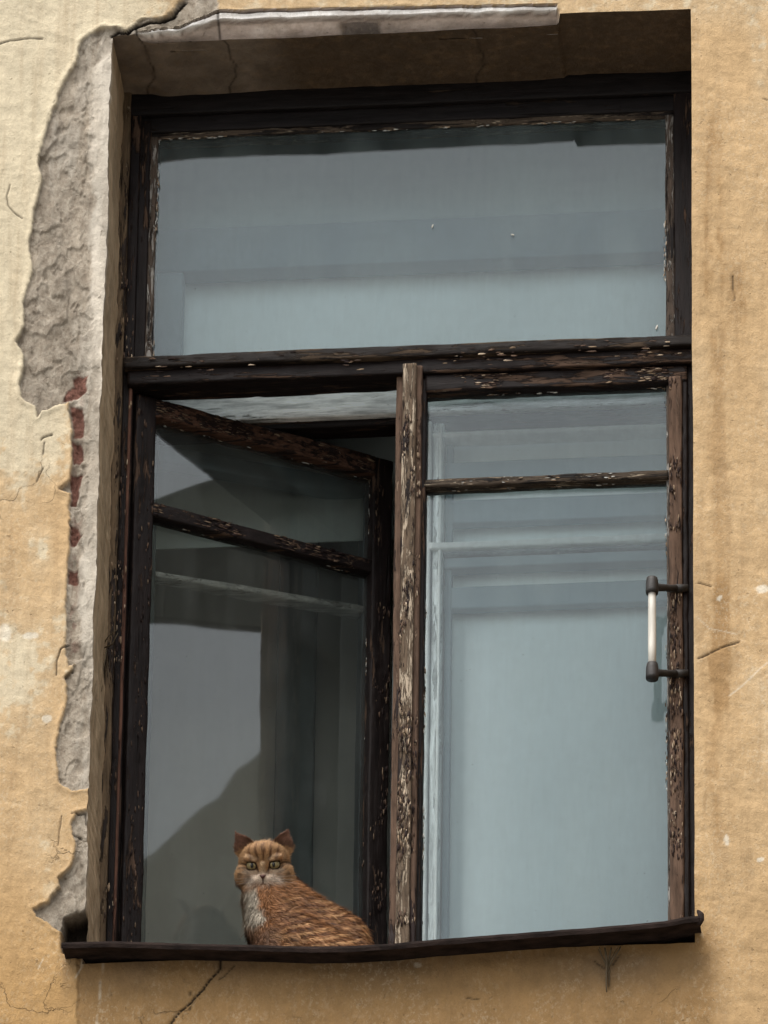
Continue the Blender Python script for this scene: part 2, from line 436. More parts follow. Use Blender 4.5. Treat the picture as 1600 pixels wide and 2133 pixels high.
HOLE = [(134, 1905), (160, 1896), (178, 1890), (200, 1900), (220, 1990), (130, 1985)]
APRON = [(158, 1984), (162, 2060), (165, 2300), (1492, 2300), (1486, 2050), (1478, 1945), (1300, 1960)]
CRACKS = [([(462, 1995), (456, 2022), (436, 2042), (424, 2062), (398, 2088), (376, 2104), (362, 2120), (350, 2140), (340, 2200)], 2.6),
          ([(395, 2060), (402, 2085), (392, 2110)], .9), ([(490, 2010), (470, 2030), (456, 2040)], .9),
          ([(0, 92), (20, 84), (50, 79), (88, 80)], 1.3), ([(20, 385), (14, 410), (18, 430), (30, 444), (46, 455)], .9),
          ([(108, 905), (90, 910), (86, 915)], 1.4), ([(93, 920), (88, 945)], 1.2), ([(88, 975), (76, 1002)], .8),
          ([(142, 1342), (126, 1352), (118, 1378), (117, 1405)], 1.5), ([(150, 1395), (136, 1410)], 1.4),
          ([(1592, 205), (1600, 208)], 1), ([(1526, 575), (1530, 625)], .9),
          ([(232, 70), (245, 62), (262, 68), (286, 52), (330, 40), (360, 30), (386, 2)], 4.0),
          ([(452, 20), (452, 45), (458, 72), (470, 76)], 1.4),
          ([(284, 52), (284, 80), (300, 105)], 2.0), ([(150, 1695), (178, 1692), (180, 1715)], 1.3), ([(155, 1738), (170, 1742)], 1.2),
          ([(130, 1700), (120, 1760)], .7), ([(1455, 1372), (1500, 1352), (1540, 1338)], 1.3), ([(1455, 1215), (1480, 1222)], .9),
          ([(1270, 2010), (1266, 2060)], 1.4), ([(1240, 2000), (1262, 2016)], 1.0), ([(1290, 1985), (1275, 2010)], 1.0),
          ([(970, 2076), (996, 2080)], .9)]

def wall_fields(x, z):
    """inward displacement, tint and wear (with painted shade) of the wall face at x,z"""
    px, py = to_px(x, 0*x, z)
    jx = fbm(px, py, 0, 1/42., 5, 21, .62)*11.0; jy = fbm(px, py, 0, 1/42., 5, 31, .62)*11.0
    qx, qy = px+jx, py+jy
    near = (px < 520)
    h = fbm(x, z, 0, 3.2, 3, 1)*.0040+fbm(x, z, 0, 17, 3, 2)*.0014+fbm(x, z*.7, 0, 75, 3, 3)*.00055
    def mask(poly, soft=1.6, sel=near, q=1.0):
        m = np.zeros(x.shape)
        m[sel] = sstep(-soft, soft, poly_sd(px[sel]+jx[sel]*q, py[sel]+jy[sel]*q, poly))
        return m
    patch = np.maximum(mask(PATCH), mask(CORNERP))
    bead = mask(BEAD, 9, q=2.2)*patch*np.clip(.75+fbm(x, z*.25, 0, 22, 3, 8)*1.1, 0, 1)
    rough = patch*(1-bead*.75)
    hole = mask(HOLE, 4)
    lump = fbm(x, z*.55, 0, 60, 4, 5)
    ter = fbm(x, z*.6, 0, 20, 4, 6); ter2 = fbm(x, z*.7, 0, 34, 4, 7)
    h = h+patch*.0090+rough*lump*.0050+rough*(sstep(-.03, .05, ter)*.0036+sstep(.09, .15, ter2)*.0030-.003)-bead*.006+hole*.055
    h = h+bead*np.maximum(0, fbm(x, z*.35, 0, 48, 4, 28))*.006
    # lifted lip of the stucco along the broken edge
    edge = np.zeros(x.shape)
    edge[near] = poly_sd(px[near]+jx[near], py[near]+jy[near], PATCH)
    lip = np.exp(-((edge+5)/5.0)**2)*near
    h = h-lip*.0022
    brick = np.zeros(x.shape)
    for p in BRICKS:
        brick = np.maximum(brick, mask(p, 2.0, q=.9))
    h = h+brick*.003
    step = np.zeros(x.shape)      # toothed strip where the brickwork shows
    sel = near & (py > 770) & (py < 1400)
    step[sel] = np.clip(1-np.abs(qx[sel]-(161-(py[sel]-800)*.016))/14, 0, 1)*(vnoise(px[sel]/16, py[sel]/30, 0, 77)*.5+.5)
    h = h+step*.009
    brick = np.maximum(brick, step*(vnoise(px/9, py/16, 0, 79) > .15)*.7)
    sd_ap = poly_sd(px+jx, py+jy, APRON); ap = np.where(px > 1300, sstep(-45, 30, sd_ap), sstep(-3, 3, sd_ap))
    h = h+ap*.0035
    # soft trowel ridges on the right, short slanting strokes everywhere
    ua, va = x*.93-z*.37, x*.37+z*.93
    h = h+(fbm(ua*.38, va, 0, 52, 3, 130)*.0013+fbm(ua*.5, va, 0, 120, 2, 131)*.0005)*(1-patch)
    rgt = sstep(1445, 1500, px)
    h = h+rgt*fbm(x, z*.5, 0, 22, 3, 9)*.0016
    # plaster broken back above the head in steps
    z_up = np.interp(px, [290, 375, 450, 1157], [ZH+.006, Z(375, 52, 0), Z(450, 20, 0), Z(1157, 7, 0)])
    dz = z_up-z+fbm(x, z*0, 0, 30, 3, 120)*.0022
    ht = z_up-ZH+.007
    inx = sstep(285, 300, px+jx)*sstep(1163, 1160, px+jx*.3)*(z < ZH+.06)*(z > ZH-.010)
    u = np.clip(dz/ht, -1, 1.4)
    prof = np.interp(u, [-.05, .0, .04, .07, .10, .34, .37, .39, .74, .76, .80, .98, 1.0], [0, 0, .014, .014, .006, .008, .022, .026, .052, .062, .056, .057, .060])
    prof = prof+(u > 0)*fbm(x*.5, z, 0, 60, 3, 121)*.0035
    head = inx*(u > 0)
    h = np.where(u > -.05, h*(1-inx)+(prof+h*.3)*inx, h)
    head_t = (u, inx)
    crack = np.zeros(x.shape)
    for pts, w in CRACKS:
        pa = np.array(pts); s_ = (px > pa[:, 0].min()-15) & (px < pa[:, 0].max()+15) & (py > pa[:, 1].min()-15) & (py < pa[:, 1].max()+15)
        d = seg_dist(px[s_]+jx[s_]*.3, py[s_]+jy[s_]*.3, pts)
        crack[s_] = np.maximum(crack[s_], np.clip(1-(d-w*.55)/1.6, 0, 1)*min(1, .55+w*.16))
    h = h+crack*.004
    # ---- tint
    och = np.array([.505, .345, .185]); cream = np.array([.60, .515, .365]); low = np.array([.41, .252, .108])
    n1 = fbm(x, z*.6, 0, 5.5, 4, 11); n2 = fbm(x, z*.35, 0, 11, 4, 12); n3 = fbm(x, z, 0, 40, 3, 14)
    lf = 1-sstep(150, 520, px)
    cm = lf*np.clip(1.15-sstep(250, 1250, py)*1.0+n1*.9+n2*.35, 0, 1)
    cm = np.maximum(cm, sstep(.18, .5, n1)*.35*(1-sstep(1500, 1900, py)))
    cm = np.maximum(cm, .38*(1-sstep(10, 80, py))*(1-lf))
    cm = np.maximum(cm, rgt*sstep(.25, .5, n2)*.35)
    wsp = np.exp(-(((px-85)/38)**2+((py-1150)/85)**2))*1.1+np.exp(-(((px-25)/40)**2+((py-960)/140)**2))*.8
    n4 = fbm(x, z*.8, 0, 70, 4, 18, .65)
    cm = np.clip(np.maximum(cm, np.clip(wsp+n2*.8-.15, 0, 1)), 0, 1)
    cm = np.clip(.45*cm+.62*sstep(.38, .62, cm+n4*.45), 0, 1)
    t = och*(1-cm)[..., None]+cream*cm[..., None]
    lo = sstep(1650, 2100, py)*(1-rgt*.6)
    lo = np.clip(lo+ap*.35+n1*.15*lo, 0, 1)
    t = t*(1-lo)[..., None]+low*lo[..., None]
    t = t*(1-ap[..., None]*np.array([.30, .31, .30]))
    # brown vertical stains right of the window
    st = np.exp(-((px-(1485-(py-200)*.002))/20)**2)*sstep(180, 330, py)*(1-sstep(560, 760, py))
    st = st+np.exp(-((px-(1545))/20)**2)*sstep(520, 640, py)*(1-sstep(700, 900, py))+rgt*np.exp(-((px-1495)/38)**2)*sstep(1180, 1260, py)*(1-sstep(1420, 1500, py))*1.2
    sn = sstep(-.12, .16, fbm(x, z*.10, 0, 34, 4, 140)+.25*fbm(x, z*.5, 0, 90, 3, 141))
    st = st+rgt*np.exp(-((px-1480)/42)**2)*sstep(420, 560, py)*(1-sstep(1700, 1900, py))*.55
    st = np.clip(st*1.35, 0, 1)*(.2+.8*sn)*.82
    t = t*(1-st)[..., None]+np.array([.31, .185, .08])*st[..., None]
    # pale drips below the sill and small chips
    drip = np.zeros(x.shape)
    for pts, w in [([(216, 2000), (208, 2050), (203, 2140)], 1.6), ([(172, 1996), (168, 2015), (156, 2035)], 1.8), ([(88, 2000), (78, 2020)], 1.2),
                   ([(246, 2120), (244, 2140)], 1.2), ([(1450, 1285), (1480, 1310), (1535, 1322)], 1.2), ([(1520, 1450), (1600, 1380)], 2.0)]:
        drip = np.maximum(drip, np.clip(1.4-seg_dist(px+jx*.5, py+jy*.5, pts)/w, 0, 1)*.55)
    for cx, cy, rx, ry in [(1590, 1226, 14, 9), (1512, 1752, 5, 11), (1583, 1792, 7, 5), (97, 1497, 8, 9), (1500, 1245, 4, 4), (62, 1322, 16, 6), (10, 1318, 14, 18), (870, 2008, 9, 5)]:
        drip = np.maximum(drip, sstep(1.25, .8, np.hypot((px-cx+jx*.8)/rx, (py-cy+jy*.8)/ry)))
    t = t*(1-drip*.75)[..., None]+np.array([.72, .66, .54])*(drip*.75)[..., None]
    # exposed mortar tint
    mt = np.array([.40, .335, .26])*(1+lump*.35)[..., None]
    mt = mt*(1-.30*sstep(-.05, .12, fbm(x, z*.4, 0, 9, 4, 15)))[..., None]
    mt = mt*(1-.20*np.exp(-((ter-.0)/.03)**2)-.14*np.exp(-((ter2-.11)/.02)**2))[..., None]
    wk = sstep(.05, .35, fbm(x*1.3, z*.18, 0, 38, 4, 19)+sstep(95, 215, px)*.35-.18)[..., None]*.55
    mt = mt*(1-wk)+np.array([.66, .60, .51])*wk
    t = t*(1-patch)[..., None]+mt*patch[..., None]
    bt = np.array([.60, .54, .45])*(1+.35*fbm(x, z*.12, 0, 45, 3, 16))[..., None]
    t = t*(1-bead)[..., None]+bt*bead[..., None]
    # sill shade painted dark into the tint below it
    und = sstep(1975, 1995, py)*(1-sstep(1995, 2090, py))*(px > 130)*(px < 1480)
    dirt_shade = np.clip(und*(.42+n2*.6), 0, .6)
    t = t*(1-dirt_shade)[..., None]+np.array([.16, .11, .07])*dirt_shade[..., None]
    hw_ = sstep(.08, .11, u)*(1-sstep(.32, .37, u))+sstep(.76, .80, u)
    hn = fbm(x*.5, z*2, 0, 45, 4, 122)
    hc = np.array([.74, .62, .55])*(1+.5*hn)[..., None]
    hk = np.clip(hw_*1.0+hn*.5, 0, 1)[..., None]
    hc = hc*(1-hk)+np.array([.93, .90, .86])*(1+.25*hn)[..., None]*hk
    dk_ = (np.exp(-((u-.04)/.03)**2)+np.exp(-((u-.365)/.02)**2)*.6)[..., None]  # undercut shade painted as dark lines along the steps
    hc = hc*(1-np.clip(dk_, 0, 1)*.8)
    hb = sstep(700, 715, px+jx)*sstep(795, 782, px)*sstep(.38, .42, u)*sstep(.76, .72, u)
    hc = hc*(1-hb*.7)[..., None]
    hx_ = (head*1.0)[..., None]
    t = t*(1-hx_)+hc*hx_
    rough = rough*(1-head*.8)
    patch = np.maximum(patch*(1-head), head*2.0)
    wear = np.stack([np.clip(rough*.9, 0, 1), np.clip(brick, 0, 1), np.clip(crack+hole*1.2, 0, 1), drip], -1)  # hole is coloured black, its inner shade put into the mask
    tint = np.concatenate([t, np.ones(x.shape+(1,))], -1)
    return h, tint, wear, patch, px, py

def build_wall():
    xs = np.concatenate([np.linspace(-.90, XL, 182, endpoint=False), np.linspace(XL, XR, 270, endpoint=False), np.linspace(XR, .92, 100)])
    zs = np.concatenate([np.linspace(-1.55, ZS, 200, endpoint=False), np.linspace(ZS, ZH, 830, endpoint=False), np.linspace(ZH, ZH+.05, 44, endpoint=False), np.linspace(ZH+.05, 1.50, 120)])
    iL, iR = 182, 452; kS, kH = 200, 1030
    Xg, Zg = np.meshgrid(xs, zs)
    # ragged corner of the opening
    wob = fbm(Zg*0+1.7, Zg, 0, 9, 4, 50)*.006+fbm(Zg*0, Zg, 0, 60, 3, 51)*.002
    wobr = fbm(Zg*0+5, Zg, 0, 6, 4, 55)*.0022
    fadeL = np.exp(-((Xg-XL)/.02)**2); fadeR = np.exp(-((Xg-XR)/.03)**2)
    inz = ((Zg > ZS-.05) & (Zg < ZH+.05))
    Xg = Xg+(wob*fadeL+wobr*fadeR)*inz
    wz = fbm(Xg, Xg*0+3, 0, 8, 3, 57)*.003*np.exp(-((Zg-ZH)/.02)**2)
    Zg = Zg+wz
    pxe = to_px(Xg, Xg*0, Zg)[0]
    Zg = Zg-.007*sstep(285, 320, pxe)*sstep(1163, 1160, pxe)*np.exp(-((Zg-ZH)/.012)**2)
    h, tint, wear, patch, px, py = wall_fields(Xg, Zg)
    V = np.stack([Xg, h, Zg], -1)
    nz_, nx_ = Xg.shape
    I, J = np.meshgrid(np.arange(nx_-1), np.arange(nz_-1))
    keep = ~((I >= iL) & (I < iR) & (J >= kS) & (J < kH))
    a = (J*nx_+I)
    F = np.stack([a, a+1, a+nx_+1, a+nx_], -1)[keep]
    pm_ = (patch.ravel()[F]).mean(1); hf = pm_ > 1.2; pf = (pm_ > .5) & ~hf
    cols = {'tint': tint.reshape(-1, 4), 'wear': wear.reshape(-1, 4)}
    VV = V.reshape(-1, 3)
    for nm, sel in (('stucco_face', ~pf & ~hf), ('exposed_mortar', pf), ('broken_moulding', hf)):
        v, f, c = compact(VV, F[sel], cols)
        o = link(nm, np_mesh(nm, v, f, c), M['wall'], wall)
        if nm == 'exposed_mortar': o['label'] = 'bare grey mortar and red brick where stucco broke off'
    # reveals share their first row with the wall face
    ys = np.concatenate([[0], np.linspace(.004, .30, 60)])
    def strip(edgeV, direc, tintc, name, off, lumpy=1.0, edge_t=None):
        n = len(edgeV)
        Y, K = np.meshgrid(ys, np.arange(n))
        base = edgeV[K]
        ramp = sstep(0, .02, Y)
        pos = base.copy(); pos[..., 1] = base[..., 1]*(1-sstep(0, .03, Y))+Y
        s_ = (pos[..., 2] if abs(direc[0]) else pos[..., 0])
        nn = fbm(s_, Y, 0, 28, 4, off)*.0016+fbm(s_, Y, 0, 5, 2, off+5)*.003
        pos = pos+np.array(direc)*(nn*ramp*lumpy)[..., None]
        v1 = fbm(s_, Y, 0, 7, 4, off+9)*.6+(fbm(s_*.12, Y, 0, 60, 4, off+11)*1.3 if abs(direc[0]) else 0)
        t = np.array(tintc)*(1+.28*v1)[..., None]
        if edge_t is not None:
            e = (np.exp(-(Y/.012)**2)*.8)[..., None]; t = t*(1-e)+edge_t[K]*e
        t = np.concatenate([t, np.ones(t.shape[:-1]+(1,))], -1)
        w = np.zeros(t.shape); w[..., 0] = .12
        return pos, t, w
    def emit(name, res, flip=False):
        pos, t, w = res; n, m = pos.shape[:2]
        I, J = np.meshgrid(np.arange(m-1), np.arange(n-1)); a = J*m+I
        F = np.stack([a, a+1, a+m+1, a+m], -1).reshape(-1, 4)
        if flip: F = F[:, ::-1]
        return link(name, np_mesh(name, pos.reshape(-1, 3), F, {'tint': t.reshape(-1, 4), 'wear': w.reshape(-1, 4)}), M['wall'], wall)
    eL = V[kS:kH+1, iL]; tL = tint[kS:kH+1, iL, :3]
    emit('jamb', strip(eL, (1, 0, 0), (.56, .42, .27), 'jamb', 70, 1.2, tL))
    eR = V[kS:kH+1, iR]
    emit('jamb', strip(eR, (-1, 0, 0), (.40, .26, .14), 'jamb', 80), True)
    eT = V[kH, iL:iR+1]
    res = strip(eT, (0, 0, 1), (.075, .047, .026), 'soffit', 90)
    pos, t, w = res
    # old grey plaster patch and joints on the left of the soffit
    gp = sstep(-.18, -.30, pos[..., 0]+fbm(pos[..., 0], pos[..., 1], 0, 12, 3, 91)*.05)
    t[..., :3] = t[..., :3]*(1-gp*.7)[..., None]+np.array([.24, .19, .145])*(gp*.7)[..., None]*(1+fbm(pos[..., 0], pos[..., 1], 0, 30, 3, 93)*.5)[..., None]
    for xc in (-.50, -.335, .16):
        d = np.abs(pos[..., 0]-xc+fbm(pos[..., 1], pos[..., 1]*0, 0, 14, 3, 94)*.02)
        w[..., 2] = np.maximum(w[..., 2], np.clip(1.3-d/.0025, 0, 1)*.7)
    emit('soffit', (pos, t, w), True)
    # rough sill bed
    eB = V[kS, iL:iR+1]
    emit('sill_bed', strip(eB, (0, 0, 1), (.16, .12, .08), 'sill_bed', 95))
    # the rest of the facade, coarser, round the detailed field
    x0, x1, z0, z1 = xs[0], xs[-1], zs[0], zs[-1]
    hB = .004
    def outer(ax, bx, az, bz):
        nx2 = max(2, int((bx-ax)/.25)); nz2 = max(2, int((bz-az)/.25))
        gx, gz = np.meshgrid(np.linspace(ax, bx, nx2), np.linspace(az, bz, nz2))
        t = np.array([.56, .37, .19])*(1+.2*fbm(gx, gz, 0, 1.2, 3, 99))[..., None]
        t = np.concatenate([t, np.ones(t.shape[:-1]+(1,))], -1)
        n, m = gx.shape; I, J = np.meshgrid(np.arange(m-1), np.arange(n-1)); a = J*m+I
        return np.stack([gx, gx*0+hB, gz], -1).reshape(-1, 3), np.stack([a, a+1, a+m+1, a+m], -1).reshape(-1, 4), t.reshape(-1, 4)
    Vs, Fs, Ts, k = [], [], [], 0
    e = .03
    for b in ((-9, x0+e, GROUND, 6), (x1-e, 9, GROUND, 6), (x0+e, x1-e, GROUND, z0+e), (x0+e, x1-e, z1-e, 6)):
        v, f, t = outer(*b); Vs.append(v); Fs.append(f+k); Ts.append(t); k += len(v)
    Vs, Fs, Ts = map(np.concatenate, (Vs, Fs, Ts))
    w = np.zeros((len(Vs), 4))
    link('facade_field', np_mesh('facade_field', Vs, Fs, {'tint': Ts, 'wear': w}), M['wall'], wall)
build_wall()

# ================================================================== OUTER WINDOW
F = D
win = empty('outer_window', (0, D, Z(800, 1960, D)), label='old outer window with peeling dark brown frame in ochre wall', cat='window')
zsill = Z(800, 2010, D)-.03
ZTT = .5058
# fixed frame
xj0 = XL-.004
board('frame_jamb', xj0-.02, X(250, 1000, F), F-.012, F+.05, zsill, ZH+.002, M['jamb_w'], win, amp=.0022)
board('frame_jamb', X(249, 1000, F), X(272, 1000, F), F-.002, F+.06, zsill, ZH+.002, M['dark_z'], win, amp=.0014)
board('frame_stop', X(271, 1000, F), X(279, 1000, F), F+.022, F+.06, zsill, ZTT-.05, M['black_x'], win)
board('frame_bead', X(264, 1000, F), X(270, 1000, F), F-.0065, F+.01, zsill, ZTT-.06, M['bead'], win, amp=.0012, r=.002)
board('frame_jamb', X(272, 500, F), X(308, 500, F), F+.006, F+.06, ZTT+.002, ZH-.06, M['dark_z'], win)
board('frame_jamb', X(1404, 500, F), XR+.02, F, F+.06, zsill, ZH+.002, M['dark_z'], win)
# head
board('frame_head', XL-.01, XR+.01, F-.006, F+.05, ZH-.052, ZH+.004, M['black_x'], win, 'x', amp=.0012)
board('frame_head', X(290, 240, F), X(1410, 200, F), F+.006, F+.06, ZH-.088, ZH-.050, M['black_x'], win, 'x')
# fixed upper light
zg1 = Z(850, 262, F)
fixed = empty('upper_light', (0, D, ZTT), label='fixed upper light above the transom')
fixed.parent = win; fixed.matrix_parent_inverse = win.matrix_basis.inverted()
del fixed['label']
board('putty_bead', X(306, 500, F), X(323, 500, F), F+.008, F+.05, ZTT, zg1+.005, M['edge_z'], fixed, amp=.0022)
board('putty_bead', X(1386, 500, F), X(1405, 500, F), F+.008, F+.05, ZTT, zg1+.005, M['edge_z'], fixed, amp=.0022)
board('putty_bead', X(306, 500, F), X(1404, 500, F), F+.009, F+.05, zg1, zg1+.016, M['edge_x'], fixed, 'x', amp=.0026)
slab('pane', X(316, 500, F), X(1392, 500, F), F+.014, F+.017, ZTT-.01, zg1+.006, M['glass'], fixed)
for (a, b, w_, h_) in ((901, 471, .0016, .005), (1068, 489, .004, .0018), (1368, 682, .002, .006)):
    sp_ = P(a, b, F+.012)
    bm = bmesh.new(); bmesh.ops.create_icosphere(bm, subdivisions=2, radius=1, matrix=Matrix.Translation(sp_) @ Matrix.Rotation(.3, 4, 'Y') @ Matrix.Diagonal((w_, .0014, h_, 1)))
    me = bpy.data.meshes.new('paint_speck'); bm.to_mesh(me); bm.free(); link('paint_speck', me, M['grip'], fixed)
# transom with a thin drip edge above a fatter body
board('transom', X(262, 760, F), XR-.004, F-.030, F+.055, ZTT-.026, ZTT, M['trans_x'], win, 'x', amp=.0018)
board('transom', X(268, 780, F), XR-.004, F-.018, F+.05, ZTT-.058, ZTT-.025, M['dark_x'], win, 'x', amp=.0016)
# mullion
zt2 = ZTT-.045
board('mullion', X(838, 850, F-.03), X(867, 850, F-.03), F-.032, F+.05, zsill, zt2, M['mull'], win, amp=.0026)
board('mullion', X(866, 850, F-.02), X(879, 850, F-.02), F-.022, F+.04, zsill, zt2, M['stile_w'], win, amp=.0022)

board('mullion', X(818, 1400, F), X(842, 1400, F), F-.006, F+.045, zsill, zt2, M['stile_w'], win, amp=.0022)

# right closed sash
sash = empty('closed_sash', (XR-.03, D, zsill)); sash.parent = win; sash.matrix_parent_inverse = win.matrix_basis.inverted()
xa, xb = X(878, 900, F), X(1392, 1000, F)
board('sash_stile', xa-.006, X(889, 900, F), F-.006, F+.032, zsill, ZTT-.062, M['dark_z'], sash, amp=.0018)
o = board('sash_stile', X(1394, 1000, F), X(1422, 1000, F), F-.010, F+.034, zsill, ZTT-.085, M['stile_w'], sash, amp=.0022)
board('sash_stile', X(1421, 1000, F), X(1434, 1000, F), F-.006, F+.034, zsill, ZTT-.085, M['dark_z'], sash, amp=.002)
o['label'] = 'bare weathered stile carrying the pull handle'
board('putty_bead', X(1388, 1000, F), X(1395, 1000, F), F+.006, F+.032, zsill, ZTT-.085, M['edge_z'], sash, amp=.001)
board('sash_rail', X(886, 900, F), X(1432, 1000, F), F-.008, F+.032, ZTT-.096, ZTT-.058, M['dark_x'], sash, 'x', amp=.002)
zm = Z(1130, 998, F)
board('glazing_bar', X(884, 1000, F), X(1392, 1000, F), F-.004, F+.030, zm-.010, zm+.009, M['edge_x'], sash, 'x', amp=.002)
board('sash_rail', xa, X(1432, 1000, F), F-.004, F+.032, zsill, zsill+.05, M['dark_x'], sash, 'x')
slab('pane', xa, X(1394, 1000, F), F+.018, F+.021, zm-.001, ZTT-.08, M['glass'], sash)
slab('pane', xa, X(1394, 1000, F), F+.018, F+.021, zsill+.02, zm-.003, M['glass'], sash)

# pull handle on the right stile
hy = F-.055
def handle():
    top = P(1356, 1222, hy); bot = P(1361, 1400, hy)
    top[0] = bot[0] = (top[0]+bot[0])/2
    h0 = tube_mesh('handle_grip', [bot, bot+(top-bot)*.3, bot+(top-bot)*.7, top], [.0074, .0080, .0078, .0074], 16)
    link('handle_grip', h0, M['grip'], sash)
    for k, c in enumerate((top, bot)):
        c = Vector(c); s = 1 if k == 0 else -1
        bm = bmesh.new()
        def add(me):
            bm.from_mesh(me); bpy.data.meshes.remove(me)
        add(tube_mesh('c', [c+Vector((0, 0, -.016)), c+Vector((0, 0, -.010)), c+Vector((0, 0, .010)), c+Vector((0, 0, .019)), c+Vector((0, 0, .021))], [.0118, .0125, .0120, .0105, .007], 14))
        e = Vector((X(1412, 1225 if k == 0 else 1408, F-.012), F-.012, c.z+.020))
        add(tube_mesh('c', [c, c.lerp(e, .3)+Vector((0, -.002, -.002)), c.lerp(e, .7), e], [.010, .0075, .0065, .0075], 10))
        add(tube_mesh('c', [e+Vector((-.022, .002, .001)), e+Vector((0, 0, 0)), e+Vector((.020, .002, .002))], [.006, .009, .0075], 10))
        me = bpy.data.meshes.new('handle_bracket'); bm.to_mesh(me); bm.free()
        link('handle_bracket', me, M['iron'], sash)
handle()

# open sash, hinged on the left and swung into the room
Hx, Hy = X(281, 1000, F+.005), F+.005
Zt = Z(320, 822, F+.01)
lo_, hi_ = .25, 1.2
for _ in range(60):
    mid = (lo_+hi_)/2
    if Z(820, 962, mid) > Zt: hi_ = mid
    else: lo_ = mid
fy = mid; fx = X(820, 962, fy)
SW = math.hypot(fx-Hx, fy-Hy); SA = math.atan2(fy-Hy, fx-Hx)
print('sash', SW, math.degrees(SA), fx, fy, Zt)
ca, sa = math.cos(SA), math.sin(SA)
def TS(u, v, w): return (Hx+u*ca-v*sa, Hy+u*sa+v*ca, w)
osash = empty('open_sash', (Hx, Hy, zsill)); osash.parent = win; osash.matrix_parent_inverse = win.matrix_basis.inverted()
sw = .043
zb0 = zsill+.03
board('sash_stile', 0, sw, 0, .040, zb0, Zt, M['dark_z'], osash, T=TS, amp=.0014)
board('sash_stile', SW-sw, SW, 0, .042, zb0, Zt, M['dark_z'], osash, T=TS, amp=.0022)
board('sash_rail', sw-.004, SW-sw+.004, -.001, .040, Zt-.042, Zt+.002, M['rust_x'], osash, 'x', T=TS, amp=.0022)
# the glazing bar is lower than mid height
zmb = Z(322, 1040, F+.02)
board('glazing_bar', sw-.004, SW-sw+.004, .002, .036, zmb-.032, zmb, M['dark_x'], osash, 'x', T=TS, amp=.0018)
board('sash_rail', sw-.004, SW-sw+.004, .0, .04, zb0, zb0+.055, M['dark_x'], osash, 'x', T=TS)
slab('pane', sw-.006, SW-sw+.006, .022, .025, zmb-.01, Zt-.03, M['glass2'], osash, T=TS)
slab('pane', sw-.006, SW-sw+.006, .022, .025, zb0+.03, zmb-.012, M['glass2'], osash, T=TS)

def flakes(name, spots, n, parent, pal, size=(.0025, .011), lift=.0009, seed=1):
    '''curled paint scales; spots: list of (T, u0, u1, w0, w1, v, axis, weight)'''
    g = np.random.default_rng(seed)
    wts = np.array([q[7] for q in spots], float); wts /= wts.sum()
    V, Fc, Cc = [], [], []
    for _ in range(n):
        T, u0, u1, w0, w1, v, ax, _w = spots[g.choice(len(spots), p=wts)]
        u = g.uniform(u0, u1); w = g.uniform(w0, w1)
        if fbm(u*1.0, w*.5, seed*1.0, 22, 3, 400+seed) < .05: continue     # flakes keep together in clumps
        L = g.uniform(*size); W = L*g.uniform(.10, .28)
        du, dw = (W, L) if ax == 'z' else (L, W)
        tilt = g.uniform(-.2, .2); k = 6; base = len(V)
        curl = g.uniform(.2, 1.0)*lift
        a0 = g.uniform(0, 6.28)
        col = pal[g.choice(len(pal))]*g.uniform(.7, 1.25)
        cen = T(u, v-.0008, w); V.append(cen)
        for i in range(k):
            a = a0+2*math.pi*i/k; rr = g.uniform(.5, 1.15)
            x_, z_ = math.cos(a)*rr*du, math.sin(a)*rr*dw
            x_, z_ = x_*math.cos(tilt)-z_*math.sin(tilt)*.3, z_*math.cos(tilt)+x_*math.sin(tilt)*.3
            lf = curl*max(0, math.sin(a+a0)) 
            V.append(T(u+x_, v-.0005-lf, w+z_))
        Cc += [np.append(col, 1)]*(k+1)
        for i in range(k): Fc.append((base, base+1+i, base+1+(i+1) % k))
    me = np_mesh(name, np.array([[float(c) for c in p] for p in V]), np.array(Fc), {'tint': np.array(Cc)})
    s = N('paint scales'); c_ = s.attr('tint')[0]
    m = s.done(s.bsdf(s.scale(c_, s.ramp(s.noise(300, 3, .6), .3, .7, .7, 1.25)), .75, .15))
    o = link(name, me, m, parent, smooth=False); o['kind'] = 'stuff'
    md = o.modifiers.new('t', 'SOLIDIFY'); md.thickness = .00025; md.offset = -1
    return o
ID = lambda u, v, w: (u, v, w)
cd_ = np.array([.016, .009, .008]); cb_ = np.array([.10, .062, .042]); ct_ = np.array([.24, .17, .11]); cp_ = np.array([.36, .28, .20]); cw_ = np.array([.50, .50, .46])
zlo = zsill+.10
flakes('paint_scale', [(ID, X(840, 850, F-.03), X(866, 850, F-.03), zlo, zt2, F-.033, 'z', 6),
                       (ID, X(867, 850, F-.02), X(878, 850, F-.02), zlo, zt2, F-.0225, 'z', 1.5),
                       (ID, X(1396, 1000, F), X(1420, 1000, F), zlo, ZTT-.09, F-.011, 'z', 4),
                       (ID, X(300, 760, F), XR-.03, ZTT-.055, ZTT-.004, F-.031, 'x', 1.2),
                       (ID, X(890, 800, F), X(1390, 800, F), ZTT-.094, ZTT-.062, F-.009, 'x', 3),
                       (ID, X(238, 1000, F), X(270, 1000, F), zlo, ZTT+.4, F-.013, 'z', 2.5)], 4200, win, [cd_, cd_, cd_, cd_*1.6, cb_, cb_, cb_*.6, ct_, cp_], seed=2)
flakes('paint_scale', [(TS, sw, SW-sw, Zt-.040, Zt-.002, -.0015, 'x', 3), (TS, sw, SW-sw, zmb-.030, zmb-.002, .0015, 'x', 2),
                       (TS, SW-sw+.003, SW-.003, zlo, Zt-.02, -.0005, 'z', 4), (TS, .003, sw-.003, zlo, Zt-.02, -.0005, 'z', 1)], 2000, osash, [cd_, cd_, cd_, cd_, cb_, cb_*.7, cb_*.5, ct_*.7], seed=3)
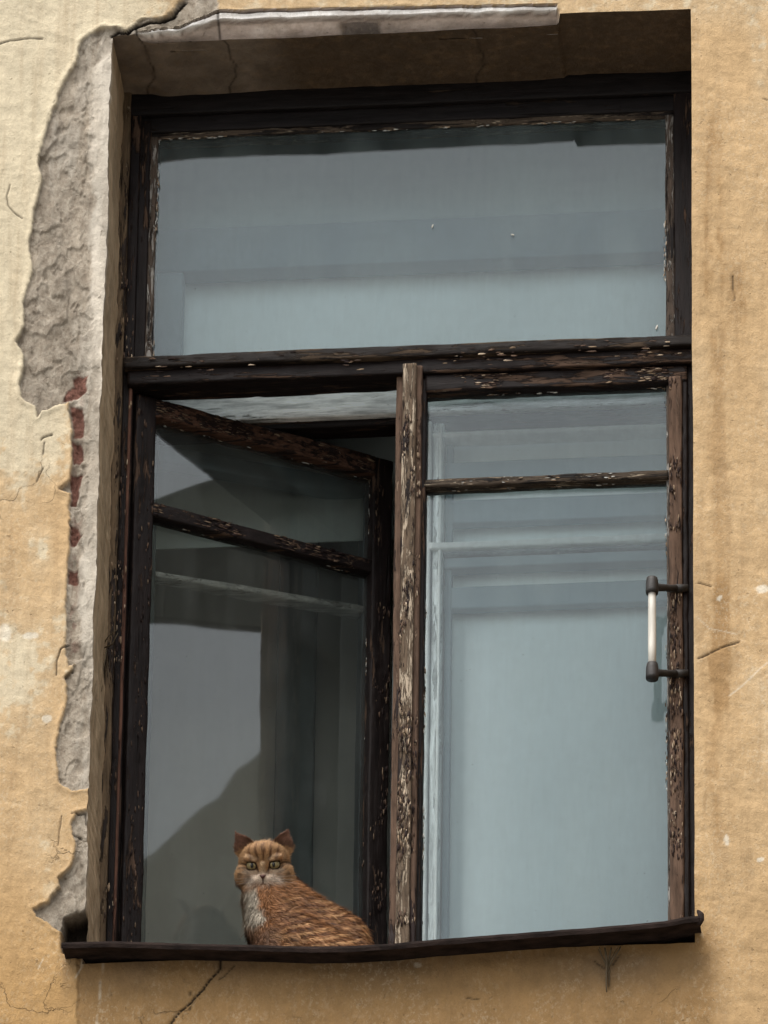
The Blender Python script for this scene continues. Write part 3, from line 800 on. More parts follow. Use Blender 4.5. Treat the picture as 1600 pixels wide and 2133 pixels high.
# ragged putty and paint left along the glass edges
def edge_spots(T, u0, u1, w0, w1, v, e=.0035):
    return [(T, u0-.001, u0+e, w0, w1, v, 'z', (w1-w0)), (T, u1-e, u1+.001, w0, w1, v, 'z', (w1-w0)), (T, u0, u1, w1-e, w1+.001, v, 'x', (u1-u0))]
gx0, gx1 = X(323, 500, F), X(1386, 500, F)
flakes('putty_scale', edge_spots(ID, gx0, gx1, ZTT+.01, zg1, F+.010), 520, fixed, [cw_, cw_, cp_, ct_, cb_], (.002, .008), .001, 4)
flakes('putty_scale', edge_spots(ID, X(889, 900, F), X(1388, 1000, F), zlo, zm-.01, F+.012)+edge_spots(ID, X(889, 900, F), X(1388, 1000, F), zm+.01, ZTT-.096, F+.012)
       + [(ID, X(889, 900, F), X(1388, 1000, F), zm-.008, zm+.006, F-.004, 'x', .8)], 800, sash, [cw_, cw_, cp_, ct_, cb_, cd_], (.002, .008), .001, 5)
flakes('putty_scale', edge_spots(TS, sw, SW-sw, zlo, zmb-.033, .018)+edge_spots(TS, sw, SW-sw, zmb, Zt-.044, .018), 420, osash, [cw_*.8, cp_*.8, cb_, cd_], (.002, .007), .001, 6)

# sheet metal sill with a bent front hem
def sill():
    top = [(128, 1962), (170, 1960), (240, 1959), (400, 1964), (540, 1967), (640, 1970), (720, 1969), (800, 1965), (900, 1956), (1050, 1944), (1200, 1933), (1300, 1925), (1385, 1917), (1430, 1908), (1456, 1906)]
    xs = np.linspace(128, 1456, 300)
    ty = np.interp(xs, [p[0] for p in top], [p[1] for p in top])
    V, Fc = [], []
    prof = []
    for i, (a, b) in enumerate(zip(xs, ty)):
        yl = -.064
        p = P(a, b, yl)
        wv = mnoise.noise(Vector((a*.02, 0, 0)))*.0015
        x, z = p[0], p[2]
        hem = .014+.0015*mnoise.noise(Vector((a*.013, 3, 0)))
        zback = Z(800, 1960, F)-.10
        pts = [(yl+.004, z-hem+.003), (yl+.001, z-hem), (yl-.001, z-hem*.5), (yl, z-.002), (yl+.003, z), (.02, z+.004), (.215, z+.022),
               (.215, z+.019), (.02, z+.0005), (yl+.008, z-.003), (yl+.006, z-hem*.5), (yl+.006, z-hem+.003)]
        for (yy, zz) in pts: V.append((x, yy+wv, zz))
        prof = pts
    k = len(prof)
    for i in range(len(xs)-1):
        for j in range(k):
            Fc.append((i*k+j, i*k+(j+1) % k, (i+1)*k+(j+1) % k, (i+1)*k+j))
    Fc.append(tuple(range(k))); Fc.append(tuple((len(xs)-1)*k+j for j in range(k))[::-1])
    me = bpy.data.meshes.new('sill'); me.from_pydata([tuple(map(float, v)) for v in V], [], Fc)
    bm = bmesh.new(); bm.from_mesh(me); bmesh.ops.recalc_face_normals(bm, faces=bm.faces); bm.to_mesh(me); bm.free()
    o = link('sill', me, M['sillmetal'], win, smooth=False)
    # rolled end of the sheet on the right
    e = P(1456, 1900, -.058)
    me = tube_mesh('sill_end', [tuple(e+np.array(d)) for d in ((0.0, 0, -.028), (.004, 0, -.016), (.003, .01, .0), (-.003, .02, .014))], [.004, .006, .006, .003], 8)
    link('sill_end', me, M['sillmetal'], o)
sill()
zboard = Z(800, 1966, -.064)+.026
slab('bottom_rail', XL-.01, XR+.01, .216, .30, zboard-.06, zboard+.002, M['dark_x'], win)

# ================================================================== INNER WINDOW AND ROOM
I0 = .40
inner = empty('inner_window', (0, I0, zboard), label='white flaking inner window frame behind the dark outer frame', cat='window')
zih = Z(800, 548, I0)
board('frame_head', XL-.02, XR+.06, I0, I0+.05, zih, Z(800, 458, I0), M['midrail'], inner, 'x', amp=.0006)
board('frame_jamb', XL-.03, X(378, 700, I0), I0+.004, I0+.045, Z(835, 868, I0)+.004, zih+.002, M['grey_rail_shade'], inner, amp=.0006)
board('frame_jamb', XL-.03, XL+.02, I0+.004, I0+.045, zboard, Z(835, 868, I0)+.002, M['teal'], inner, amp=.0006)
ztb = Z(835, 868, I0)
board('transom', XL-.02, XR+.06, I0-.012, I0+.05, ztb, Z(835, 797, I0), M['white_x'], inner, 'x', amp=.0012)
board('transom', XL-.02, XR+.06, I0+.002, I0+.05, ztb-.016, ztb+.001, M['dark_x'], inner, 'x', amp=.0012)  # dark strip put in for the shaded underside of the white transom
isash = empty('inner_sash', (X(900, 1000, I0), I0, zboard)); isash.parent = inner; isash.matrix_parent_inverse = inner.matrix_basis.inverted()
xs0, xs1 = X(893, 1000, I0), X(925, 1000, I0)
board('sash_stile', xs0-.004, xs0+.006, I0-.01, I0+.04, zboard, ztb-.02, M['crisp'], isash, amp=.0012)
board('sash_stile', xs0+.021, xs0+.027, I0-.006, I0+.03, zboard, ztb-.03, M['crisp'], isash, amp=.0016)
board('sash_stile', xs0+.008, xs1, I0-.002, I0+.04, zboard, ztb-.02, M['white_z'], isash, amp=.0010)
board('sash_stile', xs1+.002, X(942, 1000, I0), I0+.014, I0+.04, zboard, ztb-.06, M['grey_rail_shade'], isash, amp=.0004)  # added upright grey bar, copies a band of shade beside the stile
XE = XR+.05
board('frame_mullion', X(824, 900, I0), xs0-.012, I0+.002, I0+.05, zboard, ztb-.016, M['teal'], inner, amp=.001)
# the inner casement also stands open, at a smaller angle
ix0, iy0 = XL+.03, I0+.02
zi = Z(300, 1183, iy0)
lo_, hi_ = I0, 1.4
for _ in range(60):
    mid = (lo_+hi_)/2
    if Z(770, 1266, mid) > zi: hi_ = mid
    else: lo_ = mid
IA = math.atan2(mid-iy0, X(770, 1266, mid)-ix0); IW = math.hypot(mid-iy0, X(770, 1266, mid)-ix0)+.02
print('inner sash', IW, math.degrees(IA))
def TI(u, v, w): return (ix0+u*math.cos(IA)-v*math.sin(IA), iy0+u*math.sin(IA)+v*math.cos(IA), w)
iopen = empty('inner_open_sash', (ix0, iy0, zboard)); iopen.parent = inner; iopen.matrix_parent_inverse = inner.matrix_basis.inverted()
board('sash_stile', 0, .035, 0, .035, zboard+.01, ztb-.02, M['teal'], iopen, T=TI, amp=.001)
board('sash_stile', IW-.035, IW, 0, .035, zboard+.01, ztb-.02, M['grey_rail_shade'], iopen, T=TI, amp=.001)
board('sash_rail', .034, IW-.034, 0, .035, ztb-.06, ztb-.021, M['grey_rail_shade'], iopen, 'x', T=TI, amp=.001)
board('glazing_bar', .034, IW-.034, -.004, .030, zi-.014, zi, M['white_x'], iopen, 'x', T=TI, amp=.0016)
board('sash_rail', .034, IW-.034, 0, .035, zboard+.01, zboard+.055, M['grey_rail_shade'], iopen, 'x', T=TI, amp=.001)
zz = lambda py: Z(1130, py, I0)
board('sash_rail', xs0+.004, XE, I0-.004, I0+.04, zz(903), zz(893), M['crisp'], isash, 'x', amp=.0008)
board('sash_rail', xs1, XE, I0+.012, I0+.04, zz(985), zz(948), M['grey_rail_shade'], isash, 'x', amp=.0004)  # added grey bar: a band of shadow and reflection built as a rail
board('sash_rail', xs1, XE, I0+.014, I0+.04, zz(1075), zz(1026), M['grey_rail_shade'], isash, 'x', amp=.0004)  # likewise an added bar for a shadow band
board('glazing_bar', xs0+.004, XE, I0-.010, I0+.04, zz(1140), zz(1126), M['crisp'], isash, 'x', amp=.0022)
board('glazing_bar', xs0+.03, XE, I0-.002, I0+.03, zz(1149), zz(1141), M['darkline'], isash, 'x', amp=.0020)
board('glazing_bar', xs1, XE, I0+.006, I0+.04, zz(1172), zz(1150), M['grey_rail_shade'], isash, 'x', amp=.0008)
board('sash_rail', xs1, XE, I0+.016, I0+.04, zz(1252), zz(1206), M['grey_rail_shade'], isash, 'x', amp=.0004)  # last added bar, its grey stands for a shadow band

# blinds close behind the inner window
yb = I0+.062
def cloth(name, x0, x1, z0, z1, y, mat, amp=.006, edge=None, label=None, cat=None):
    nx, nz = 90, 140
    gx, gz = np.meshgrid(np.linspace(x0, x1, nx), np.linspace(z0, z1, nz))
    gy = y+fbm(gx, gz*.25, 0, 5, 3, 60)*amp
    V = np.stack([gx, gy, gz], -1).reshape(-1, 3)
    I, J = np.meshgrid(np.arange(nx-1), np.arange(nz-1)); a = J*nx+I
    Fc = np.stack([a, a+1, a+nx+1, a+nx], -1)
    if edge is not None:
        cx = gx[:-1, :-1]; cz = gz[:-1, :-1]; px, py = to_px(cx, cx*0+y, cz)
        Fc = Fc[poly_sd(px, py, edge) > 0]
    Fc = Fc.reshape(-1, 4)
    V, Fc, _ = compact(V, Fc, {})
    V2 = V+np.array([0, .0025, 0]); n = len(V)
    me = np_mesh(name, V, Fc)
    o = link(name, me, mat)
    md = o.modifiers.new('thickness', 'SOLIDIFY'); md.thickness = .0015
    tag(o, label, cat)
    return o
cloth('window_blind', XL-.03, XE, ztb+.01, zih+.03, yb, M['blind'], label='pale grey blind filling the upper light above the transom', cat='blind')
cloth('window_blind', X(886, 1400, yb), XE, zboard-.01, ztb+.045, yb-.012, M['blind'], label='pale blue-grey blind behind the closed right sash', cat='blind')

cloth('window_blind', XL-.02, X(836, 900, .60), ztb-.16, ztb+.25, .60, M['shade'], label='short dark grey-green blind in the room above the open sash', cat='blind')
slab('head_shade_panel', XL-.02, XR+.05, yb-.01, yb+.01, zih+.031, 1.35, M['shade_panel'], inner)  # added dark sheet, darkens the top of the upper light like shade
# lining boards between the two windows and the room itself
def structure(name, *a, **k):
    o = slab(name, *a, **k); tag(o, kind='structure'); return o
lin = empty('window_lining', (0, .3, zboard), label='pale painted lining boards between outer and inner window', cat='window lining')
slab('lining_board', XL-.03, XR+.05, D+.07, I0+.06, ZH+.03, ZH+.05, M['lining'], lin)
slab('lining_board', XL-.05, XL-.03, D+.062, I0+.05, zboard, ZH+.05, M['teal'], lin)
slab('lining_board', XR+.06, XR+.08, D+.062, I0+.05, zboard, ZH+.05, M['lining'], lin)
slab('sill_board', XL-.03, XR+.06, .302, .70, zboard-.05, zboard, M['lining'], lin)
RB = 1.15
structure('room_wall', -2.2, 2.2, RB, RB+.05, -1.6, 1.9, M['roomwall'])
structure('room_wall', -2.25, -2.2, .25, RB+.05, -1.6, 1.9, M['roomwall'])
structure('room_wall', 2.2, 2.25, .25, RB+.05, -1.6, 1.9, M['roomwall'])
structure('room_ceiling', -2.25, 2.25, .25, RB+.05, 1.9, 1.95, M['roomwall'])
structure('room_floor', -2.25, 2.25, .25, RB+.05, -1.65, -1.6, M['roomwall'])
structure('room_wall', -2.2, XL-.05, .31, .45, -1.6, 1.9, M['roomwall'])
structure('room_wall', XR+.08, 2.2, .31, .45, -1.6, 1.9, M['roomwall'])
structure('room_wall', XL-.05, XR+.08, .31, .45, -1.6, zboard-.055, M['roomwall'])
structure('room_wall', XL-.05, XR+.08, .31, .45, ZH+.055, 1.9, M['roomwall'])

slab_o = board('added_shaded_post', X(572, 1600, 1.0), X(652, 1600, 1.0), 1.0, 1.04, -1.4, 1.2, M['teal'], None, amp=.001)  # added stand-in for a window frame in shade, darkness in its colour
tag(slab_o, 'added dark post for a shaded window frame behind the ginger cat', 'post')

# neighbouring building, then an added unseen board, both mirrored by the open sash
nb = empty('neighbouring_building', (20, -14, GROUND), label='dull brown building across the street mirrored in the open sash', cat='building')
prof = [(-26, GROUND), (-26, 7.5), (-10.7, 9.72), (-10.14, 9.86), (-9.95, 9.97), (-9.86, 10.00), (-9.78, 10.09), (-9.60, 10.17), (-9.50, 10.30), (-8.6, 10.9), (-7.0, 10.3), (-3, 9.0), (-3, GROUND)]
bm = bmesh.new()
fv = [bm.verts.new((14, a, b)) for a, b in prof]; bv = [bm.verts.new((26, a, b)) for a, b in prof]
bm.faces.new(fv); bm.faces.new(bv[::-1])
for i in range(len(prof)):
    k = (i+1) % len(prof); bm.faces.new((fv[i], bv[i], bv[k], fv[k]))
bmesh.ops.recalc_face_normals(bm, faces=bm.faces)
me = bpy.data.meshes.new('wall'); bm.to_mesh(me); bm.free()
link('wall', me, plain('dull brown far stucco', (.17, .15, .12), .9, .15, 1.0), nb, smooth=False)
blk = empty('sky_blocker', (3.04, 0, 2.4), label='unseen dark board added to block the sky mirrored in the open sash', cat='sky_blocker')
mb = plain('dark added sky blocker', (.055, .06, .055), .9, .15, 3.0)  # for the added unseen board that blocks a band of mirrored sky
bm = bmesh.new()
pf = [(-2.85, 2.82), (-2.26, 2.60), (-1.83, 2.42), (-.02, 2.10), (-.02, 2.95), (-2.85, 2.93)]
a_ = [bm.verts.new((3.0, p, q)) for p, q in pf]; b_ = [bm.verts.new((3.04, p, q)) for p, q in pf]
bm.faces.new(a_); bm.faces.new(b_[::-1])
for i in range(len(pf)):
    k = (i+1) % len(pf); bm.faces.new((a_[i], b_[i], b_[k], a_[k]))
bmesh.ops.recalc_face_normals(bm, faces=bm.faces)
me = bpy.data.meshes.new('blocker_board'); bm.to_mesh(me); bm.free(); link('blocker_board', me, mb, blk, smooth=False)

# ================================================================== DRY WEED AND TWIG
def weed():
    root = P(1266, 1985, -.012)
    root = np.array(root)
    bm = bmesh.new()
    r_ = random.Random(3)
    for k, (dx, L, rd) in enumerate([(-.006, .095, .0022), (.014, .05, .0016), (-.018, .035, .0013), (.004, .075, .0018), (.02, .03, .001), (-.01, .06, .001)]):
        pts = []; n = 10
        for i in range(n):
            t = i/(n-1)
            pts.append((root[0]+dx*(1-t)*1.6*(1 if k % 2 else .6)+math.sin(t*5+k)*.002, -.010-.004*math.sin(t*3+k), root[2]+.012-t*L))
        me = tube_mesh('s', pts, [rd*(1-.75*abs(i/(n-1)-.35)) for i in range(n)], 6)
        bm.from_mesh(me); bpy.data.meshes.remove(me)
    me = bpy.data.meshes.new('dry_weed'); bm.to_mesh(me); bm.free()
    o = link('dry_weed', me, M['twig'])
    tag(o, 'dried weed hanging from the crack under the right end of the sill', 'weed')
weed()
def twig():
    bm = bmesh.new()
    for pts in ([(214, 1345), (226, 1325), (244, 1312)], [(216, 1350), (234, 1342), (246, 1318)], [(222, 1352), (214, 1400), (212, 1440)]):
        q = [tuple(P(a, b, .19-.01*i)) for i, (a, b) in enumerate(pts)]
        me = tube_mesh('s', q, [.0016, .0013, .0007], 6); bm.from_mesh(me); bpy.data.meshes.remove(me)
    me = bpy.data.meshes.new('dry_twig'); bm.to_mesh(me); bm.free()
    o = link('dry_twig', me, M['twig'])
    tag(o, 'small dry twig caught on the left window jamb', 'twig')
twig()

# ================================================================== CAT
def cat():
    bm = bmesh.new()
    prim = []
    def ell(px, py, y, r, sc=(1, 1, 1), rot=None):
        c = Vector(P(px, py, y)); prim.append((c, r))
        m = Matrix.Translation(c) @ (rot.to_4x4() if rot else Matrix.Identity(4)) @ Matrix.Diagonal((r*sc[0], r*sc[1], r*sc[2], 1))
        bmesh.ops.create_icosphere(bm, subdivisions=3, radius=1, matrix=m)
        return c
    def chain(a, b, n=5):
        (pa, qa, ya, ra), (pb, qb, yb_, rb) = a, b
        for i in range(n+1):
            t = i/n; ell(pa+(pb-pa)*t, qa+(qb-qa)*t, ya+(yb_-ya)*t, ra+(rb-ra)*t)
    # head axes: the face looks at the viewer, nose dipped
    HC = Vector(P(551, 1803, .245))
    fwd = Vector((.03, -1, -.56)).normalized(); rgt = Vector((1, .02, .02)); rgt = (rgt-fwd*rgt.dot(fwd)).normalized(); upv = fwd.cross(rgt).normalized()*-1 if fwd.cross(rgt).z < 0 else fwd.cross(rgt).normalized()
    HR = Matrix((rgt, -fwd, upv)).transposed()       # local x right, -y forward, z up
    def hl(x, y, z): return HC+rgt*x-fwd*y+upv*z
    def hell(x, y, z, rx, ry, rz, tilt=0.0):
        m = Matrix.Translation(hl(x, y, z)) @ HR.to_4x4() @ Matrix.Rotation(tilt, 4, 'Y') @ Matrix.Diagonal((rx, ry, rz, 1))
        bmesh.ops.create_icosphere(bm, subdivisions=3, radius=1, matrix=m)
    hell(0, .004, .006, .047, .048, .040)            # skull
    hell(0, -.012, .018, .034, .034, .024)           # brow
    for s in (-1, 1):
        hell(s*.029, -.005, -.020, .0265, .033, .027)  # cheek
        hell(s*.0105, -.045, -.0300, .0150, .0140, .0110)  # whisker pad
        hell(s*.022, -.0355, .0105, .0135, .0110, .0065, s*-.25)   # brow ridge
        hell(s*.022, -.032, -.0150, .015, .012, .010)
    hell(0, -.043, -.008, .0085, .015, .0150)        # nose bridge
    hell(0, -.051, -.0205, .0078, .009, .007)
    hell(0, -.038, -.0430, .0125, .014, .009)         # chin
    hell(0, -.018, -.034, .030, .030, .018)          # jaw
    # body
    chain((556, 1830, .26, .043), (557, 1878, .262, .047), 4)
    chain((557, 1878, .262, .047), (568, 1935, .258, .050), 3)
    chain((568, 1935, .258, .050), (584, 1990, .262, .050), 3)
    chain((570, 1850, .275, .042), (612, 1905, .288, .055), 4)
    chain((612, 1905, .288, .056), (655, 1934, .305, .057), 3)
    chain((655, 1934, .305, .057), (700, 1966, .325, .064), 4)
    chain((700, 1966, .325, .064), (716, 2020, .33, .068), 3)
    chain((600, 1950, .27, .055), (680, 2010, .29, .065), 4)
    # forelegs
    zf = zboard
    for (pxl, yl) in ((566, .235), (600, .232)):
        for t in np.linspace(0, 1, 9):
            a = Vector(P(pxl, 1950, yl)); b = Vector((a.x-.004, yl-.01, zf+.016))
            c = a.lerp(b, t); rr = .026*(1-t)+.0145*t
            bmesh.ops.create_icosphere(bm, subdivisions=2, radius=rr, matrix=Matrix.Translation(c))
        bmesh.ops.create_icosphere(bm, subdivisions=3, radius=1, matrix=Matrix.Translation((b.x, yl-.024, zf+.012)) @ Matrix.Diagonal((.017, .026, .013, 1)))
    # haunch and hind foot
    hx = P(690, 2010, .29)
    for (dx, dy, dz, rr) in ((0, 0, 0, .055), (.03, .0, -.03, .05)):
        bmesh.ops.create_icosphere(bm, subdivisions=3, radius=rr, matrix=Matrix.Translation((hx[0]+dx, hx[1]+dy, max(zf+.05, hx[2]+dz))))
    bmesh.ops.create_icosphere(bm, subdivisions=3, radius=1, matrix=Matrix.Translation((hx[0]-.02, .235, zf+.014)) @ Matrix.Diagonal((.045, .017, .014, 1)))
    # tail laid round behind
    tp = [Vector((hx[0]+.06, .36, zf+.05)), Vector((hx[0]+.09, .39, zf+.025)), Vector((hx[0]+.05, .43, zf+.016)), Vector((hx[0]-.04, .43, zf+.014)), Vector((hx[0]-.12, .41, zf+.014))]
    for a, b in zip(tp[:-1], tp[1:]):
        for t in np.linspace(0, 1, 7): bmesh.ops.create_icosphere(bm, subdivisions=2, radius=.013, matrix=Matrix.Translation(a.lerp(b, float(t))))
    # ears: cupped shells
    ears = []
    def ear(s, tip, w):
        # local head coords
        base_c = Vector((s*.034, .004, .030)); tip = Vector(tip)
        ax = (tip-base_c)
        side = Vector((1, s*.30, -s*.45)); side = (side-ax*side.dot(ax)/ax.length_squared).normalized()
        nrm = ax.cross(side).normalized()
        if nrm.y > 0: nrm = -nrm                     # towards the front
        n, m = 14, 13
        grid = []
        for i in range(n+1):
            t = i/n; ww = w*(1-t**1.6)*(.74+.26*min(1, t/.3))*(1-.10*t)+.0012
            row = []
            for j in range(m):
                u = j/(m-1)*2-1
                p = base_c-ax*.15+ax*1.15*t+side*ww*u-nrm*(.40*ww*(1-u*u))
                row.append(p)
            grid.append(row)
        vs = {}
        for lay in (0, 1):
            for i in range(n+1):
                for j in range(m):
                    q = grid[i][j]-nrm*(.0038*(1-.35*i/n))*lay
                    vs[lay, i, j] = bm.verts.new(hl(q.x, q.y, q.z))
        for i in range(n):
            for j in range(m-1):
                bm.faces.new((vs[0, i, j], vs[0, i, j+1], vs[0, i+1, j+1], vs[0, i+1, j]))
                bm.faces.new((vs[1, i, j], vs[1, i+1, j], vs[1, i+1, j+1], vs[1, i, j+1]))
            for j in (0, m-1):
                bm.faces.new((vs[0, i, j], vs[0, i+1, j], vs[1, i+1, j], vs[1, i, j]))
        for i in (0, n):
            for j in range(m-1):
                bm.faces.new((vs[0, i, j], vs[0, i, j+1], vs[1, i, j+1], vs[1, i, j]))
        ears.append((s, base_c, ax, side, nrm, w))
    ear(-1, (-.057, .006, .071), .0235)
    ear(1, (.050, .006, .072), .0235)
    bmesh.ops.recalc_face_normals(bm, faces=bm.faces)
    me = bpy.data.meshes.new('cat_raw'); bm.to_mesh(me); bm.free()
    tmp = bpy.data.objects.new('cat_raw', me); COL.objects.link(tmp)
    md = tmp.modifiers.new('r', 'REMESH'); md.mode = 'VOXEL'; md.voxel_size = .0017
    m2 = tmp.modifiers.new('s', 'SMOOTH'); m2.factor = .5; m2.iterations = 5
    dg = bpy.context.evaluated_depsgraph_get()
    ev = tmp.evaluated_get(dg)
    me2 = bpy.data.meshes.new_from_object(ev)
    bpy.data.objects.remove(tmp)
    nv = len(me2.vertices)
    co = np.zeros(nv*3, np.float32); me2.vertices.foreach_get('co', co); co = co.reshape(-1, 3).astype(float)
    no = np.zeros(nv*3, np.float32); me2.vertices.foreach_get('normal', no); no = no.reshape(-1, 3).astype(float)
    # extra smoothing of the body only, so that the primitives melt together
    nf = len(me2.polygons)
    ne = len(me2.edges); ed = np.zeros(ne*2, np.int32); me2.edges.foreach_get('vertices', ed); ed = ed.reshape(-1, 2)
    rel = co-np.array(HC)
    A = np.array([rgt, -fwd, upv]); loc = rel @ A.T      # head local
    headw = 1-sstep(.045, .065, np.linalg.norm(loc*np.array([1, 1, 1]), axis=1)-np.where(loc[:, 2] > 0, .02, 0))
    bw = (1-headw)[:, None]
    deg = np.bincount(ed.ravel(), minlength=nv)[:, None]
    for it in range(70):
        acc = np.zeros_like(co)
        for k in range(3):
            acc[:, k] = np.bincount(ed[:, 0], co[ed[:, 1], k], nv)+np.bincount(ed[:, 1], co[ed[:, 0], k], nv)
        co = co+(acc/deg-co)*.6*bw
    me2.vertices.foreach_set('co', co.astype(np.float32).ravel()); me2.update()
    me2.vertices.foreach_get('normal', (tmpn := np.zeros(nv*3, np.float32))); no = tmpn.reshape(-1, 3).astype(float)
    rel = co-np.array(HC); loc = rel @ A.T
    lx, ly, lz = loc.T
    EY = [(-.0215, .0005), (.0215, .0005)]
    EYE_R = .0105
    eyec = [np.array([ex, -.0345, ez]) for ex, ez in EY]

    def colour(co, no, loc):
        lx, ly, lz = loc.T
        x, y, z = co.T
        px, py = to_px(x, y, z)
        n1 = fbm(x, y, z, 60, 3, 200); n2 = fbm(x, y, z, 200, 2, 201); n3 = fbm(x, y, z, 25, 3, 203)
        org = np.array([.36, .150, .050]); drk = np.array([.115, .040, .016]); lit = np.array([.66, .37, .17]); wht = np.array([.50, .44, .35])
        c = np.tile(org, (len(x), 1))*(1+.28*n1)[:, None]
        def over(c, m, col): m = np.clip(m, 0, 1)[:, None]; return c*(1-m)+col*m
        # flank: wavy concentric bands round the haunch, thin on the shoulder
        rr = np.hypot((px-745)*.62, (py-2120))
        ang = (px-560)
        ph = rr/2.3+n3*3.2+np.sin(px/26)*.8
        band = np.sin(ph)
        bodym = sstep(560, 600, px)*sstep(1850, 1885, py)
        c = over(c, sstep(.15, .75, band)*bodym*.85*sstep(-.35, .15, n3+n1*.5), lit*1.35)
        c = over(c, sstep(.25, .85, -band)*bodym*.85*sstep(-.35, .2, n1-n3*.6), drk*.8)
        # belly side lighter, elbow darker
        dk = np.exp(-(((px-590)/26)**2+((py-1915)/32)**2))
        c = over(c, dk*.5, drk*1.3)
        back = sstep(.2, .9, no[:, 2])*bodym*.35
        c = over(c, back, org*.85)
        # white bib
        bib = sstep(20, 8, np.abs(px-(527+(py-1860)*.14))-4+n3*14+n1*9)*sstep(1838, 1862, py+n3*18)*(1-sstep(1918, 1940, py+n3*22))
        bib = np.maximum(bib, sstep(517, 500, px+n3*6)*sstep(1840, 1860, py)*(1-sstep(1930, 1960, py)))
        isb = 1-headw2(loc)
        c = over(c, bib*isb*.95, wht*1.35)
        leg = sstep(1920, 1945, py)*sstep(600, 560, px)
        c = over(c, leg*.7*isb, np.array([.20, .115, .075])*(1+.8*n3)[:, None])  # dark foreleg fur, with side shading of the lower chest painted in
        ns = sstep(0, .5, np.sin(px*.0+py/7+n3*4))*sstep(1935, 1950, py)*sstep(545, 575, px)*sstep(640, 600, px)
        c = over(c, ns*.5, lit*.7)
        # ---- head
        H = headw2(loc)
        hc = np.tile(np.array([.60, .345, .165]), (len(x), 1))*(1+.2*n1)[:, None]
        # forehead M: thin dark lines
        fore = sstep(.004, .012, lz)*sstep(-.002, -.02, ly+.0)
        st = np.sin(lx*520+np.sin(lz*160)*1.1*np.sign(lx)+n3*2.2)
        hc = over(hc, sstep(.25, .8, st)*fore*sstep(.034, .026, np.abs(lx))*.8, drk*1.2)
        hc = over(hc, sstep(.35, .95, -st)*fore*.35, lit)
        crown = sstep(.024, .036, lz)
        hc = over(hc, crown*.25, lit)
        # pale brow over each eye, pale inner cheek
        for e in eyec:
            d = np.hypot((lx-e[0]*1.05)/.019, (lz-(e[2]+.0115))/.0052)
            hc = over(hc, sstep(1.2, .55, d)*.34*(ly < -.01), np.array([.80, .60, .40]))
            d = np.hypot((lx-e[0]*1.1)/.017, (lz-(e[2]-.0125))/.0048)
            hc = over(hc, sstep(1.2, .5, d)*.65*(ly < -.01), np.array([.60, .47, .33]))
        # nose bridge light with dark side lines
        nb = sstep(.0075, .0035, np.abs(lx))*sstep(-.026, -.014, lz)*sstep(.012, .002, lz)
        hc = over(hc, nb*.7*(ly < -.02), np.array([.60, .42, .25]))
        sd = np.abs(np.abs(lx)-(.0052+(lz+.022)*.33))
        hc = over(hc, sstep(.0024, .0008, sd)*sstep(-.026, -.022, lz)*sstep(.004, -.002, lz)*(ly < -.02)*.85, np.array([.03, .015, .010]))
        lf_ = sstep(.040, .028, np.abs(lx))*sstep(-.008, -.017, lz)*(ly < .0)
        hc = over(hc, lf_*.62, np.array([.78, .60, .46])*(1+.4*n2)[:, None])
        # muzzle pads cream, chin underside grey brown with painted shade
        for s in (-1, 1):
            d = np.hypot((lx-s*.013)/.017, (lz+.0300)/.0130)
            hc = over(hc, sstep(1.3, .7, d)*(ly < -.015)*.95, np.array([.74, .58, .44])*(1+.5*n2)[:, None])
        low = sstep(-.041, -.050, lz+n3*.006)
        hc = over(hc, low*.8, np.array([.17, .105, .070]))
        # cheek swirls dark
        for s in (-1, 1):
            a = np.hypot((np.abs(lx)-.043)/.020, (lz+.018)/.018)
            sw_ = sstep(.35, .9, np.sin(a*9+n3*2))*(lx*s > 0)*sstep(.024, .034, np.abs(lx))*sstep(.006, -.006, lz)
            hc = over(hc, sw_*.6, np.array([.10, .062, .042]))
            d = seg_dist(lx*s, lz, [(.031, .002), (.040, .0035), (.052, .0)])
            hc = over(hc, sstep(.0022, .0008, d)*(ly < .01)*(lx*s > 0)*.85, np.array([.09, .05, .03]))
        # mouth line
        d = seg_dist(lx*np.where(lx < 0, -1, 1), lz, [(0, -.027), (0, -.0335), (.006, -.0375), (.013, -.0355)])
        hc = over(hc, sstep(.0020, .0007, d)*(ly < -.03)*.9, np.array([.04, .02, .016]))
        # eye rims
        for e in eyec:
            d = np.sqrt(((loc-e)**2).sum(1))
            hc = over(hc, sstep(EYE_R+.0034, EYE_R+.0014, d)*.95, np.array([.030, .016, .010]))
            # tear line toward the nose
        # ears
        earc = np.array([.16, .070, .045])
        em = sstep(.046, .053, lz+np.abs(lx)*.20-.002)*(np.abs(lx) > .018)
        hc = over(hc, em*.9, np.array([.30, .13, .06]))
        for s, bc, ax, side, nrm, w in ears:
            q = loc-np.array(bc); axn = np.array(ax); L2 = (axn**2).sum()
            t = q @ axn/L2; u = q @ np.array(side)/(w*(1-np.clip(t, 0, 1)**1.45)+.002)
            nr = (no @ A.T) @ np.array(nrm)
            inn = (nr > .1)*(t > .12)*(t < .93)*(np.abs(u) < .80)*(lx*s > 0)
            hc = over(hc, inn*.9, np.array([.30, .17, .125])*(.6+.9*n1+1.1*np.clip(t, 0, 1))[:, None])
            rim = (np.abs(u) >= .78)*(t > .1)*(lx*s > 0)*(t < 1.1)*(np.abs(u) < 1.3)
            hc = over(hc, rim*.7, np.array([.09, .045, .03]))
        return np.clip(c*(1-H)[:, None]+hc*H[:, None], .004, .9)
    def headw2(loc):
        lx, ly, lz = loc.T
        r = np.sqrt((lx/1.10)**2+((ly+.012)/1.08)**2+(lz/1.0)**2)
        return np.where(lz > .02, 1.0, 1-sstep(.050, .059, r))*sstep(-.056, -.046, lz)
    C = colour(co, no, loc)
    C = C*.66
